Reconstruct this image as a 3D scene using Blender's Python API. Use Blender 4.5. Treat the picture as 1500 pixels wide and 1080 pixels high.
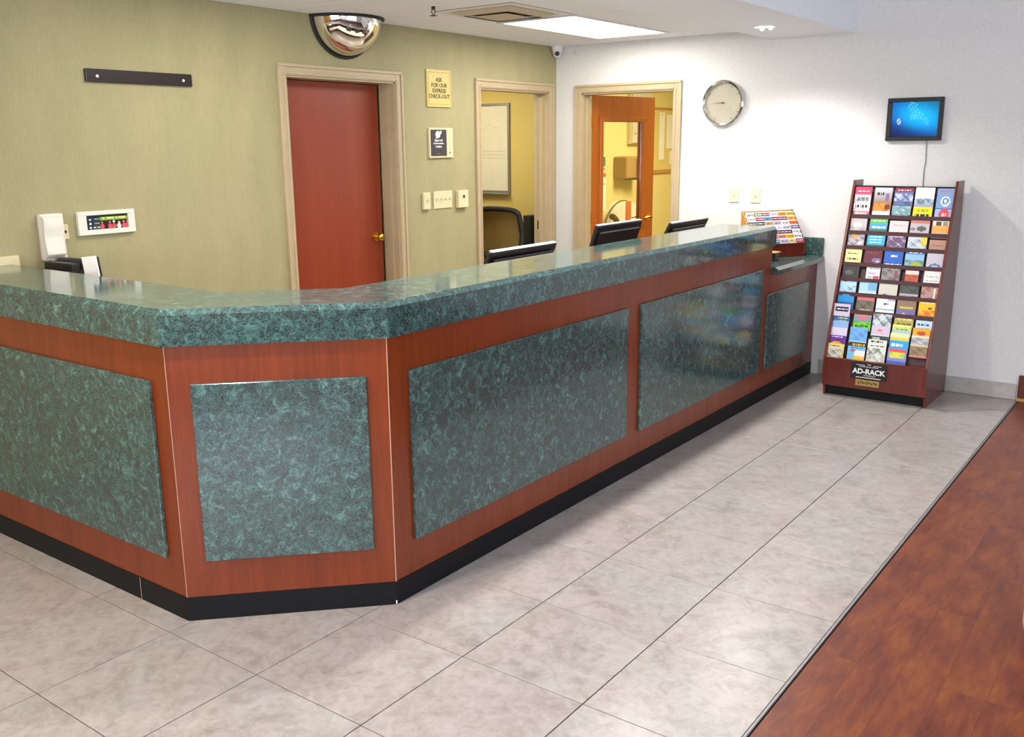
import bpy, bmesh, math, random
from mathutils import Vector, Matrix
for o in list(bpy.data.objects): bpy.data.objects.remove(o)
S = bpy.context.scene
COL = S.collection
rnd = random.Random(7)
PI = math.pi

# ------------------------------------------------------------------ camera, world, light, exposure
cd = bpy.data.cameras.new('camera'); cam = bpy.data.objects.new('camera', cd); COL.objects.link(cam)
cd.sensor_fit = 'HORIZONTAL'; cd.sensor_width = 36; cd.lens = 1386.1 / 1500 * 36; cd.clip_start = .05
Rr = Vector((0.80463, 0.5937, -0.00957)); Ru = Vector((-0.12914, 0.19071, 0.97312)); Rf = Vector((-0.57956, 0.78176, -0.23012))
m = Matrix((Rr, Ru, -Rf)).transposed().to_4x4(); m.translation = Vector((2.2349, -2.1142, 1.6052)); cam.matrix_world = m
S.camera = cam
S.view_settings.view_transform = 'Standard'; S.view_settings.look = 'None'; S.view_settings.gamma = 1
S.view_settings.use_curve_mapping = False; S.view_settings.exposure = 0.0
W = bpy.data.worlds.new('world'); S.world = W; W.use_nodes = True
W.node_tree.nodes['Background'].inputs[0].default_value = (.62, .72, .9, 1)
W.node_tree.nodes['Background'].inputs[1].default_value = .6

def area(name, loc, size, energy, col, rot=(0, 0, 0), spread=None):
    l = bpy.data.lights.new(name, 'AREA'); l.shape = 'RECTANGLE'; l.size, l.size_y = size; l.energy = energy; l.color = col
    if spread: l.spread = spread
    o = bpy.data.objects.new(name, l); o.location = loc; o.rotation_euler = rot; COL.objects.link(o); return o
def spot(name, loc, energy, col, ang=2.2, r=.05):
    l = bpy.data.lights.new(name, 'SPOT'); l.energy = energy; l.color = col; l.spot_size = ang; l.spot_blend = .6; l.shadow_soft_size = r
    o = bpy.data.objects.new(name, l); o.location = loc; COL.objects.link(o); return o
# daylight through the lobby windows behind and to the right of the camera
area('window_daylight', (2.6, -4.9, 1.45), (4.2, 1.9), 300, (.86, .92, 1.0), (math.radians(132), 0, 0))
area('side_window_daylight', (5.4, .6, 1.45), (3.6, 1.9), 70, (.84, .90, 1.0), (math.radians(128), 0, math.radians(90)))
# fluorescent troffers in the ceiling over the staff side (the second is out of frame)
area('troffer_light', (-1.275, 3.5, 2.335), (.56, 1.16), 30, (1.0, .94, .85))
area('troffer_light', (-1.15, 1.0, 2.335), (.56, 1.16), 27, (1.0, .95, .84))
area('warm_entry_light', (-1.0, -2.6, 2.335), (.56, 1.16), 38, (1.0, .74, .42))
# downlights in the soffit above the counter edge
for y in (3.66, 2.2, .75, -.7): spot('downlight_lamp', (-.118, y, 2.27), 115, (1, .95, .90), 2.5, .06)
# office and back room ceiling lights
area('office_light', (-3.1, 3.8, 2.30), (.56, .56), 22, (1.0, .90, .6))
area('back_room_light', (-1.2, 6.3, 2.40), (1.1, .56), 80, (1.0, .88, .55))
area('lobby_light', (2.6, 1.2, 2.72), (1.1, 1.1), 8, (1.0, .93, .88))

# ------------------------------------------------------------------ materials
def lin(h):
    if isinstance(h, (tuple, list)): return tuple(h[:3])
    h = h.lstrip('#'); v = [int(h[i:i+2], 16) / 255 for i in (0, 2, 4)]
    return tuple(c / 12.92 if c <= .04045 else ((c + .055) / 1.055) ** 2.4 for c in v)
class N:
    def __init__(s, name, rough=.5, spec=.5, metal=0):
        s.m = bpy.data.materials.new(name); s.m.use_nodes = True; s.t = s.m.node_tree; s.b = s.t.nodes['Principled BSDF']
        s.b.inputs['Roughness'].default_value = rough; s.b.inputs['Specular IOR Level'].default_value = spec; s.b.inputs['Metallic'].default_value = metal
        s.tc = None
    def n(s, typ, **k):
        x = s.t.nodes.new('ShaderNode' + typ)
        for a, v in k.items():
            if a.startswith('i_'): x.inputs[a[2:].replace('_', ' ')].default_value = v
            else: setattr(x, a, v)
        return x
    def l(s, a, b): s.t.links.new(a, b)
    def co(s, scale=(1, 1, 1), geo=False, rand=False):
        if geo: src = s.n('NewGeometry').outputs['Position']
        else: src = s.n('TexCoord').outputs['Object']
        mp = s.n('Mapping'); mp.inputs['Scale'].default_value = scale; s.l(src, mp.inputs[0])
        if rand:
            oi = s.n('ObjectInfo'); mu = s.n('VectorMath', operation='SCALE'); cb = s.n('CombineXYZ')
            s.l(oi.outputs['Random'], cb.inputs[0]); s.l(oi.outputs['Random'], cb.inputs[1]); s.l(cb.outputs[0], mu.inputs[0]); mu.inputs['Scale'].default_value = 37
            s.l(mu.outputs[0], mp.inputs['Location'])
        return mp.outputs[0]
    def noise(s, vec, scale=5, detail=4, rough=.5, dist=0):
        x = s.n('TexNoise'); x.inputs['Scale'].default_value = scale; x.inputs['Detail'].default_value = detail
        x.inputs['Roughness'].default_value = rough; x.inputs['Distortion'].default_value = dist; s.l(vec, x.inputs['Vector']); return x.outputs['Fac']
    def ramp(s, fac, stops):
        x = s.n('ValToRGB'); e = x.color_ramp.elements
        while len(e) < len(stops): e.new(.5)
        for i, (p, c) in enumerate(stops): e[i].position = p; e[i].color = (*lin(c), 1)
        s.l(fac, x.inputs[0]); return x.outputs[0]
    def mix(s, fac, a, b, typ='MIX'):
        x = s.n('Mix', data_type='RGBA', blend_type=typ)
        for sock, v in ((0, fac), (6, a), (7, b)):
            if hasattr(v, 'links'): s.l(v, x.inputs[sock])
            else: x.inputs[sock].default_value = v if sock == 0 else (*lin(v), 1)
        return x.outputs[2]
    def col(s, c):
        if hasattr(c, 'links'): s.l(c, s.b.inputs['Base Color'])
        else: s.b.inputs['Base Color'].default_value = (*lin(c), 1)
        return s
    def bump(s, h, strength=.2, dist=.002):
        x = s.n('Bump'); x.inputs['Strength'].default_value = strength; x.inputs['Distance'].default_value = dist
        s.l(h, x.inputs['Height']); s.l(x.outputs[0], s.b.inputs['Normal']); return s
M = {}
def plain(name, c, rough=.5, metal=0, spec=.5):
    """plain colour with a faint procedural unevenness"""
    x = N(name, rough, spec, metal); f = x.noise(x.co((1, 1, 1)), 14, 3)
    a = lin(c); x.col(x.ramp(f, [(.3, tuple(v * .97 for v in a)), (.7, tuple(min(1, v * 1.03) for v in a))])); M[name] = x.m; return x
# green wallpaper: vertical woven streaks
x = N('wallpaper_green', .62, .35)
f1 = x.noise(x.co((26, 26, 5.5), geo=True), 5.0, 6, .62); f2 = x.noise(x.co((3, 3, .9), geo=True), 2.2, 3); f3 = x.noise(x.co((1, 1, 1), geo=True), 260, 2)
c = x.ramp(f1, [(.28, '#958f6a'), (.5, '#a09971'), (.74, '#ab9f7c')]); c = x.mix(.35, c, x.ramp(f2, [(.35, '#949069'), (.65, '#aca07a')]))
x.col(x.mix(.15, c, x.ramp(f3, [(.3, '#6f6d50'), (.7, '#cfc9a4')]))); x.bump(f1, .12, .001); M['wallpaper'] = x.m
x = N('wall_paint_white', .5, .4); f = x.noise(x.co((1, 1, 1), geo=True), 75, 4, .55); x.col(x.ramp(f, [(.3, '#d1d0cf'), (.7, '#dbdad9')])); x.bump(f, .25, .0016); M['white_wall'] = x.m
x = N('ceiling_paint', .75, .25); f = x.noise(x.co((1, 1, 1), geo=True), 60, 4); x.col(x.ramp(f, [(.3, '#eceef4'), (.7, '#f2f4f9')])); x.bump(f, .12, .001); M['ceiling'] = x.m
# yellow striped wallpaper for office
x = N('wallpaper_yellow_stripe', .6, .35)
w = x.n('TexWave', wave_type='BANDS', bands_direction='X'); w.inputs['Scale'].default_value = 16; x.l(x.co((1, 1, .02), geo=True), w.inputs['Vector'])
x.col(x.mix(.7, x.ramp(w.outputs['Fac'], [(.2, '#cdb468'), (.8, '#ddcb86')]), '#d6c078')); M['yellow_stripe'] = x.m
x = N('wall_paint_yellow', .55, .35); f = x.noise(x.co((1, 1, 1), geo=True), 40, 3); x.col(x.ramp(f, [(.3, '#e0d08c'), (.7, '#e8da9a')])); M['yellow_wall'] = x.m
# green granite-look laminate
def granite(name, rough, veil):
    x = N(name, rough, .5); v = x.co((1, 1, 1), geo=True)
    a = x.noise(v, 26, 10, .72, 1.2); b = x.noise(v, 95, 6, .7, 1.6); d = x.noise(v, 210, 3, .6)
    c = x.ramp(a, [(.35, '#030b0b'), (.47, '#112c2a'), (.55, '#264b46'), (.67, '#5a837b')])
    vein = x.ramp(b, [(.44, '#000000'), (.50, '#ffffff'), (.56, '#000000')])
    mm = x.n('Math', operation='MULTIPLY'); x.l(vein, mm.inputs[0]); mm.inputs[1].default_value = .17
    c = x.mix(mm.outputs[0], c, '#8ba6a2')
    c = x.mix(.12, c, x.ramp(d, [(.42, '#061012'), (.62, '#a9c3c2')]))
    x.col(c); M[name] = x.m; return x
granite('granite_face', .13, 0).b.inputs['Specular IOR Level'].default_value = .9
granite('granite_top', .10, 0).b.inputs['Specular IOR Level'].default_value = 1.0
def wood(name, cs, rough=.33, scale=(30, 30, 1.6), geo=True, rand=False, spec=.5, bump=0, sc2=None):
    x = N(name, rough, spec); v = x.co(scale, geo=geo, rand=rand)
    f = x.noise(v, 2.6, 8, .62, .5); g = x.noise(x.co(sc2 or tuple(s * .12 for s in scale), geo=geo, rand=rand), 2.4, 3)
    c = x.ramp(f, [(.25, cs[0]), (.5, cs[1]), (.75, cs[2])]); x.col(x.mix(.35, c, x.ramp(g, [(.3, cs[0]), (.7, cs[2])])))
    if bump: x.bump(f, bump, .001)
    M[name] = x.m; return x
wood('cherry', ('#642408', '#78300e', '#883a12'), .24)
wood('cherry_door', ('#80301a', '#8c3820', '#984226'), .36, (60, 60, 2))
wood('orange_door', ('#9a4a16', '#ad5a20', '#bd6a28'), .3, (40, 40, 2))
wood('rack_wood', ('#4a1a12', '#602418', '#6e2c1e'), .26, (30, 30, 2))
wood('dark_board', ('#1c1114', '#241619', '#2e1c1e'), .3, (30, 2, 30))
# laminate floor planks: grain along Y, colour varied per plank
x = N('floor_plank_wood', .36, .32); v = x.co((12, 2.6, 14), rand=True)
f = x.noise(v, 3.0, 8, .64, 1.1); g = x.noise(x.co((4.5, 1.6, 3.0), rand=True), 2.6, 4)
c = x.ramp(f, [(.30, '#4a2016'), (.43, '#642e1e'), (.57, '#7a4024'), (.70, '#905228')])
c = x.mix(.5, c, x.ramp(g, [(.32, '#512420'), (.45, '#682f22'), (.55, '#7c3f20'), (.68, '#8e5022')]))
oi = x.n('ObjectInfo'); c = x.mix(.16, c, x.ramp(oi.outputs['Random'], [(0, '#4c2620'), (.5, '#643426'), (1, '#7c442c')]))
x.col(c); x.bump(f, .1, .0006); M['plank'] = x.m
# stone-look floor tile
x = N('stone_tile', .3, .45); v = x.co((1, 1, 1), rand=True)
a = x.noise(v, 5.5, 7, .62, 1.4); b = x.noise(v, 22, 6, .68, 1.0); d = x.noise(v, 2.2, 2)
c = x.ramp(a, [(.32, '#7f766e'), (.47, '#9f9691'), (.66, '#b0a8a5')]); c = x.mix(.45, c, x.ramp(b, [(.34, '#776c64'), (.52, '#a19893'), (.70, '#b9b1ae')]))
c = x.mix(.2, c, x.ramp(d, [(.35, '#a9afa9'), (.65, '#b8a8a4')]))
x.col(c); x.bump(b, .08, .0006); M['tile'] = x.m
x = N('stone_baseboard', .4, .45); v = x.co((1, 1, 1), geo=True); a = x.noise(v, 7, 7, .62, 1.4)
x.col(x.ramp(a, [(.3, '#9a958f'), (.5, '#aaa6a1'), (.7, '#b6b2ae')])); M['tile_base'] = x.m
plain('grout', '#3c3430', .9); plain('trim_paint', '#b5a384', .42); plain('black_base', '#0e0e11', .5, 0, .25)
plain('black_plastic', '#1b1a1d', .42); plain('dark_gray', '#3a393d', .45); plain('gray_plastic', '#8f8e92', .4); plain('white_plastic', '#e3ded2', .35)
plain('cream_plastic', '#d9cda6', .4); plain('ivory_plastic', '#cdc6b4', .45); plain('sign_yellow', '#cdbb72', .45); plain('sign_ink', '#3c3520', .6)
plain('chrome', '#dcdcdc', .12, 1); plain('mirror', '#f2ede6', .02, 1); plain('brass', '#d9a94a', .22, 1); plain('dark_metal', '#4a453f', .4, .8)
plain('aluminium', '#9c9a9c', .5, .7); plain('white_paint', '#dedfe0', .4); plain('paper_white', '#e9e7e2', .7); plain('chair_mesh', '#7a6430', .8)
plain('maroon', '#3c141a', .45); plain('tan_box', '#a8854e', .5); plain('orange_cloth', '#c8601c', .7); plain('white_cloth', '#e6ddcb', .8)
plain('strap_brown', '#5a3a10', .5); plain('seam_pale', '#c8a58c', .5); plain('screw', '#f0ece0', .25, .3); plain('pink_cloth', '#c09a90', .9)
plain('board_white', '#e4e0d2', .3); plain('vent_tan', '#c2b59d', .6, .0); plain('vent_dark', '#4b4740', .7); plain('gold_plate', '#b79a56', .35, .6); plain('ink_black', '#111113', .5)
plain('rubber', '#222222', .7); plain('light_wood', '#b98a4a', .45); plain('clock_face', '#e4dfce', .4); plain('hand_white', '#f3f0e6', .4); plain('green_paint', '#3a6b4a', .6)
plain('desk_laminate', '#b8b2a4', .5)
def emit(name, c, st):
    x = N(name, .4); x.b.inputs['Emission Color'].default_value = (*lin(c), 1); x.b.inputs['Emission Strength'].default_value = st
    x.col(c); M[name] = x.m
emit('light_diffuser', '#fffaf0', 3.0); emit('downlight_bulb', '#fff4e0', 4); emit('lit_reflector', '#fff6ea', .9)
x = N('clear_glass', .02, .5); x.b.inputs['Transmission Weight'].default_value = 1; x.b.inputs['IOR'].default_value = 1.45; x.b.inputs['Base Color'].default_value = (.97, .97, .95, 1); M['glass'] = x.m
# printed paper: per-face colour attribute (flat print only)
x = N('printed_paper', .38, .45); at = x.n('Attribute'); at.attribute_name = 'Print'; x.l(at.outputs['Color'], x.b.inputs['Base Color']); M['print'] = x.m
# lit screen: blue swirl picture
x = N('screen_picture', .3, .3); x.col('#001020')
at = x.n('Attribute'); at.attribute_name = 'Print'; x.l(at.outputs['Color'], x.b.inputs['Emission Color']); x.b.inputs['Emission Strength'].default_value = 1.0; M['screen'] = x.m

# ------------------------------------------------------------------ geometry helpers
def B(bm, x0, x1, y0, y1, z0, z1, mi=0):
    vs = [bm.verts.new((x, y, z)) for x in (x0, x1) for y in (y0, y1) for z in (z0, z1)]
    for q in ((0, 1, 3, 2), (4, 6, 7, 5), (0, 4, 5, 1), (2, 3, 7, 6), (0, 2, 6, 4), (1, 5, 7, 3)):
        f = bm.faces.new([vs[i] for i in q]); f.material_index = mi
    return vs
def bev(bm, w, seg=1):
    bmesh.ops.bevel(bm, geom=bm.edges[:], offset=w, segments=seg, affect='EDGES', profile=.5, clamp_overlap=True)
def prism(bm, pts, z0, z1):
    """closed polygon (ccw) extruded in z"""
    a = [bm.verts.new((*p, z0)) for p in pts]; b = [bm.verts.new((*p, z1)) for p in pts]; n = len(pts)
    bm.faces.new(a[::-1]); bm.faces.new(b)
    for i in range(n): bm.faces.new((a[i], a[(i+1) % n], b[(i+1) % n], b[i]))
def prismx(bm, pts, x0, x1):
    """polygon of (y,z) extruded along x"""
    a = [bm.verts.new((x0, *p)) for p in pts]; b = [bm.verts.new((x1, *p)) for p in pts]; n = len(pts)
    bm.faces.new(a[::-1]); bm.faces.new(b)
    for i in range(n): bm.faces.new((a[i], a[(i+1) % n], b[(i+1) % n], b[i]))
def cyl(bm, c, r, h, axis='Z', seg=24, r2=None, cap=True):
    m = {'Z': Matrix(), 'X': Matrix.Rotation(PI/2, 4, 'Y'), 'Y': Matrix.Rotation(-PI/2, 4, 'X')}[axis]
    m = Matrix.Translation(c) @ m @ Matrix.Translation((0, 0, h/2))
    bmesh.ops.create_cone(bm, cap_ends=cap, segments=seg, radius1=r, radius2=r if r2 is None else r2, depth=h, matrix=m)
def tube(bm, pts, r, seg=8, closed=False):
    pts = [Vector(p) for p in pts]; rings = []; n = len(pts); up = Vector((0, 0, 1)); prev = None
    for i, p in enumerate(pts):
        a = pts[(i-1) % n] if (closed or i > 0) else p; b = pts[(i+1) % n] if (closed or i < n-1) else p
        t = (b - a).normalized()
        if prev is None: s = t.cross(up if abs(t.z) < .9 else Vector((1, 0, 0))).normalized()
        else: s = (prev - t * prev.dot(t)).normalized()
        prev = s; u = t.cross(s)
        rings.append([bm.verts.new(p + (s*math.cos(2*PI*k/seg) + u*math.sin(2*PI*k/seg))*r) for k in range(seg)])
    for i in range(n if closed else n-1):
        A, C = rings[i], rings[(i+1) % n]
        for k in range(seg): bm.faces.new((A[k], A[(k+1) % seg], C[(k+1) % seg], C[k]))
    if not closed: bm.faces.new(rings[0][::-1]); bm.faces.new(rings[-1])
def smooth(p, k=4):
    p = [Vector(v) for v in p]; n = len(p); out = []
    for i in range(n):
        a, b, c, d = p[i-1], p[i], p[(i+1) % n], p[(i+2) % n]
        for j in range(k):
            t = j/k; out.append(.5*((2*b) + (c-a)*t + (2*a-5*b+4*c-d)*t*t + (-a+3*b-3*c+d)*t**3))
    return out
def ring(c, r, axis='Y', n=48, a0=0, a1=2*PI):
    out = []
    for i in range(n if a1 - a0 > 6.28 else n+1):
        a = a0 + (a1-a0)*i/n; u, v = math.cos(a)*r, math.sin(a)*r
        out.append((c[0]+u, c[1], c[2]+v) if axis == 'Y' else (c[0], c[1]+u, c[2]+v) if axis == 'X' else (c[0]+u, c[1]+v, c[2]))
    return out
def mesh(name, bm, mats, smooth=False):
    bmesh.ops.recalc_face_normals(bm, faces=bm.faces[:])
    me = bpy.data.meshes.new(name); bm.to_mesh(me); bm.free()
    for mm in (mats if isinstance(mats, (list, tuple)) else [mats]): me.materials.append(M[mm])
    if smooth:
        for p in me.polygons: p.use_smooth = True
        try: me.set_sharp_from_angle(angle=math.radians(35))
        except Exception: pass
    return me
def link(name, me, parent=None, loc=(0, 0, 0), rot=(0, 0, 0), label=None):
    o = bpy.data.objects.new(name, me); COL.objects.link(o)
    if parent is not None: o.parent = parent
    o.location = loc; o.rotation_euler = rot
    if label: o['label'] = label
    return o
def tag(o, label, cat, group=None, kind=None):
    o['label'] = label; o['category'] = cat
    if group: o['group'] = group
    if kind: o['kind'] = kind
    return o
def thing(name, loc, label, cat, rot=0, group=None):
    o = bpy.data.objects.new(name, None); COL.objects.link(o); o.location = loc; o.rotation_euler = (0, 0, rot); o.empty_display_size = .05
    return tag(o, label, cat, group)
def part(root, name, bm, mats, smooth=False, world=False, label=None):
    """part in the thing's local space, or built in world space when world=True (things without rotation)"""
    if world: bmesh.ops.translate(bm, verts=bm.verts[:], vec=-Vector(root.location) if root.parent is None else -Vector(root.parent.location) - Vector(root.location))
    return link(name, mesh(name, bm, mats, smooth), root, label=label)
def struct(name, bm, mats, parent=None, label=None, smooth=False):
    o = link(name, mesh(name, bm, mats, smooth), parent)
    if parent is None: o['kind'] = 'structure'; o['label'] = label or name; o['category'] = name.split('_')[0]
    elif label: o['label'] = label
    return o
def sroot(name, label, cat, loc=(0, 0, 0)):
    o = bpy.data.objects.new(name, None); COL.objects.link(o); o.location = loc; o['kind'] = 'structure'; o['label'] = label; o['category'] = cat; return o
def bb(*a):
    bm = bmesh.new()
    for t in a: B(bm, *t)
    return bm
def bxb(w, *a):
    bm = bb(*a); bev(bm, w); return bm
_tc = {}
def text_mesh(s, size, mat, ext=.0006, align='CENTER', bold=0, sx=1):
    cu = bpy.data.curves.new('t', 'FONT'); cu.body = s; cu.size = size; cu.align_x = align; cu.align_y = 'CENTER'; cu.extrude = ext; cu.offset = bold; cu.resolution_u = 3
    o = bpy.data.objects.new('t', cu); COL.objects.link(o); dg = bpy.context.evaluated_depsgraph_get(); dg.update()
    me = bpy.data.meshes.new_from_object(o.evaluated_get(dg)); bpy.data.objects.remove(o); bpy.data.curves.remove(cu)
    me.transform(Matrix.Rotation(PI/2, 4, 'X') @ Matrix.Diagonal((sx, 1, 1, 1)))
    me.materials.clear(); me.materials.append(M[mat]); me.name = 'lettering'
    return me
def printed(w, h, t, nx, ny, fn, name='print', mat='print', curl=0):
    """thin upright sheet (x 0..w, z 0..h, front at y=0 facing -y, thickness t) whose front is printed from fn(u,v)->rgb"""
    vs = []; fs = []; cols = []
    for j in range(ny+1):
        for i in range(nx+1):
            u, v = i/nx, j/ny; vs.append((u*w, -curl*math.sin(PI*u)*v, v*h))
    k = (nx+1)*(ny+1)
    for j in range(ny):
        for i in range(nx):
            a = j*(nx+1)+i; fs.append((a, a+1, a+nx+2, a+nx+1)); cols.append(fn((i+.5)/nx, (j+.5)/ny))
    vs += [(0, t, 0), (w, t, 0), (w, t, h), (0, t, h)]
    bot = list(range(0, nx+1)); top = [ny*(nx+1)+i for i in range(nx+1)]
    lef = [j*(nx+1) for j in range(ny+1)]; rig = [j*(nx+1)+nx for j in range(ny+1)]
    fs += [(k, k+3, k+2, k+1), tuple(bot[::-1]) + (k, k+1), tuple(top) + (k+2, k+3), tuple(lef) + (k+3, k), tuple(rig[::-1]) + (k+1, k+2)]
    e = fn(.02, .98); cols += [(.7, .7, .68)] + [tuple(.5*c+.35 for c in e)]*4
    me = bpy.data.meshes.new(name); me.from_pydata(vs, [], fs); me.materials.append(M[mat])
    at = me.color_attributes.new('Print', 'FLOAT_COLOR', 'CORNER')
    for p, c in zip(me.polygons, cols):
        for li in p.loop_indices: at.data[li].color = (*c, 1)
    return me
def painter(base, items, seed=0):
    """items, later over earlier: ('b',col,v0,v1[,u0,u1]) band; ('t',col,v,h,u0,u1) line of print; ('d',col,u,v,r) disc; ('n',col,v0,v1,amt) mottled picture; ('g',c0,c1,v0,v1) gradient picture"""
    r = random.Random(seed); off = [r.random() * 9 for _ in range(4)]
    def fn(u, v):
        c = lin(base)
        for it in items:
            k = it[0]
            if k == 'b':
                u0, u1 = (it[4], it[5]) if len(it) > 4 else (0, 1)
                if it[2] <= v <= it[3] and u0 <= u <= u1: c = lin(it[1])
            elif k == 't':
                if abs(v - it[2]) <= it[3]/2 and it[4] <= u <= it[5]:
                    if math.sin(u*61 + off[0]*7 + it[2]*40) + math.sin(u*23+off[1]) > -.7: c = lin(it[1])
            elif k == 'd':
                if ((u-it[2])/it[4])**2 + ((v-it[3])/(it[4]*(it[5] if len(it) > 5 else .62)))**2 < 1: c = lin(it[1])
            elif k == 'g':
                if it[3] <= v <= it[4]:
                    f = (v-it[3])/(it[4]-it[3]); a, b = lin(it[1]), lin(it[2]); c = tuple(a[i]*(1-f)+b[i]*f for i in range(3))
            elif k == 'n':
                if it[2] <= v <= it[3]:
                    f = .8*math.sin(u*9+off[0]*3+v*3)*math.cos(v*11+off[1]*5+u*2)+.5*math.sin(u*23+off[2]*4)*math.sin(v*27+off[3])+.35*(r.random()-.5)
                    k2 = max(0, min(1, (f-it[4]+.45)*1.1))*.75; q = lin(it[1]); c = tuple(c[i]*(1-k2)+q[i]*k2 for i in range(3))
        return c
    return fn

# ------------------------------------------------------------------ room shell
XL = -2.15; YF = 4.43; ZC = 2.355; TH = .13; TILE = .4572; BX = 1.359
# wall left (green) with two door openings
D1 = (1.65, 2.56, 2.01); D2 = (3.44, 4.32, 2.01); D3 = (-1.91, -1.098, 1.995)
struct('wall_left', bb((XL-TH, XL, -5, D1[0], 0, ZC+.1), (XL-TH, XL, D1[0], D1[1], D1[2], ZC+.1), (XL-TH, XL, D1[1], D2[0], 0, ZC+.1),
       (XL-TH, XL, D2[0], D2[1], D2[2], ZC+.1), (XL-TH, XL, D2[1], YF+TH, 0, ZC+.1)), 'wallpaper', label='left wall in green-tan vertical grain wallpaper')
struct('wall_far', bb((XL, D3[0], YF, YF+TH, 0, 2.9), (D3[0], D3[1], YF, YF+TH, D3[2], 2.9), (D3[1], 5.5, YF, YF+TH, 0, 2.9)), 'white_wall', label='far white painted wall with textured paint')
# right and near walls of the lobby, outside the frame
struct('wall_right', bb((5.5, 5.6, -5.1, -1.3, 0, 2.9), (5.5, 5.6, 2.5, YF+TH, 0, 2.9), (5.5, 5.6, -1.3, 2.5, 0, .4), (5.5, 5.6, -1.3, 2.5, 2.5, 2.9)), 'white_wall', label='right lobby wall with a wide window')
struct('wall_near', bb((-2.3, .4, -5.1, -5, 0, 2.9), (4.8, 5.6, -5.1, -5, 0, 2.9), (.4, 4.8, -5.1, -5, 0, .4), (.4, 4.8, -5.1, -5, 2.5, 2.9)), 'light_wood', label='near lobby wall, tan panelling, with wide windows')
for wn, horiz, a0, a1, at in (('window_1', True, .4, 4.8, -5.05), ('window_2', False, -1.3, 2.5, 5.55)):
    bm = bmesh.new(); n = 3
    for i in range(n+1):
        p = a0 + (a1-a0)*i/n
        if horiz: B(bm, p-.03, p+.03, at-.03, at+.03, .4, 2.5)
        else: B(bm, at-.03, at+.03, p-.03, p+.03, .4, 2.5)
    for z in (.43, 2.47):
        if horiz: B(bm, a0, a1, at-.03, at+.03, z-.03, z+.03)
        else: B(bm, at-.03, at+.03, a0, a1, z-.03, z+.03)
    struct(wn, bm, 'white_paint', label='wide lobby window frame')
# ceilings
ce = struct('ceiling', bb((XL, -.383, -5, YF, ZC+.012, ZC+.1), (-.383, .193, -5, YF, 2.29, 2.40), (.193, 5.5, -5, YF, 2.75, 2.85), (.14, .193, -5, YF, 2.40, 2.75)), 'ceiling', label='white ceiling with a lower soffit over the counter edge')
ys = [YF]; gy = [4.12, 2.90, 2.26, 1.65, .43, -.79, -2.01, -3.23, -4.45]
gx = [XL+.002, -1.585, -.985, -.385]
rows = list(zip([YF-.002]+gy[:-1], gy))
TR = {(0, 0)}
for i, (ya, yb) in enumerate(rows):
    for j in range(3):
        if j == 1 and (abs(yb-2.90) < .01 or abs(yb-2.26) < .01 or abs(yb+.79) < -1): continue
        if j == 1 and abs(yb - (-.79)) < .01: pass
        struct('ceiling_panel', bxb(.003, (gx[j]+.0015, gx[j+1]-.0015, yb+.0015, ya-.0015, ZC, ZC+.011)), 'ceiling', ce)
# floor
fl = struct('floor', bb((XL-3.5, BX, -5, 8.4, -.08, -.0035), (BX, 5.5, -5, 8.4, -.08, -.008)), 'grout', label='lobby floor: grey stone tiles beside reddish wood planks')
tm = mesh('floor_tile', bxb(.0009, (  .0019, TILE-.0019, .0013, TILE-.0013, -.0035, 0)), 'tile')
cx = [(k*TILE, 1) for k in range(-4, 2)]
tn = 0
for k in range(-5, 2):
    for r in range(-10, 10):
        x0, y0 = k*TILE, r*TILE
        if x0 < XL-.01 and x0+TILE < XL: continue
        if x0 < XL or y0+TILE > YF:
            xa, xb, yb_ = max(x0, XL+.002), x0+TILE, min(y0+TILE, YF-.002)
            if yb_ - y0 < .02: continue
            link('floor_tile', mesh('floor_tile', bxb(.0012, (xa+.0016-x0, TILE-.0016, .0016, yb_-y0-.0016, -.0035, 0)), 'tile'), fl, (x0, y0, 0))
        else: link('floor_tile', tm, fl, (x0, y0, 0), (0, 0, 0))
xe = BX - 2*TILE
tme = mesh('floor_tile', bxb(.0009, (.0019, xe-.0016, .0013, TILE-.0013, -.0035, 0)), 'tile')
for r in range(-6, 10):
    y0 = r*TILE; y1 = min(y0+TILE, YF-.002)
    if y1-y0 < .02: continue
    link('floor_tile', tme if y1-y0 > .45 else mesh('floor_tile', bxb(.0012, (.0016, xe-.0016, .0016, y1-y0-.0016, -.0035, 0)), 'tile'), fl, (2*TILE, y0, 0))
# staff-side floor: plain vinyl
struct('trim_1', bxb(.0015, (BX+.001, BX+.010, -3.5, YF-.02, -.0035, .0025)), 'aluminium', label='thin metal edge strip between tiles and wood')
# planks
px0 = BX+.016; PW = .124
for c in range(13):
    xa = px0 + c*PW; off = [.70, .18, 1.22, .70, 1.63, .45, 1.0, .2, .8, 1.5, .6, 1.3, .9][c]; y = off - 5*.93
    while y < YF:
        ya, yb_ = max(y, -3.2), min(y+.93, YF-.02)
        if yb_ - ya > .05 and yb_ > -3:
            link('floor_plank', mesh('floor_plank', bxb(.00025, (-PW/2+.00008, PW/2-.00008, -(yb_-ya)/2+.0002, (yb_-ya)/2-.0002, -.008, 0)), 'plank'), fl, (xa+PW/2, (ya+yb_)/2, 0))
        y += .93
# baseboards
bm = bmesh.new(); x = .0
for xa, xb in ((.085, .42), (.42, .877), (.877, 1.352)): B(bm, xa+.001, xb-.001, YF-.009, YF, .001, .104)
bev(bm, .002); struct('baseboard_far', bm, 'tile_base', label='grey stone tile baseboard along the far wall')
struct('baseboard_right', bxb(.003, (1.36, 5.5, YF-.022, YF, .001, .165)), 'rack_wood', label='dark brown wooden baseboard starting at the wood floor')
struct('trim_2', bxb(.002, (1.36, 5.5, YF-.034, YF-.022, .001, .02)), 'light_wood', label='narrow tan floor moulding under the brown baseboard')

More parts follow.
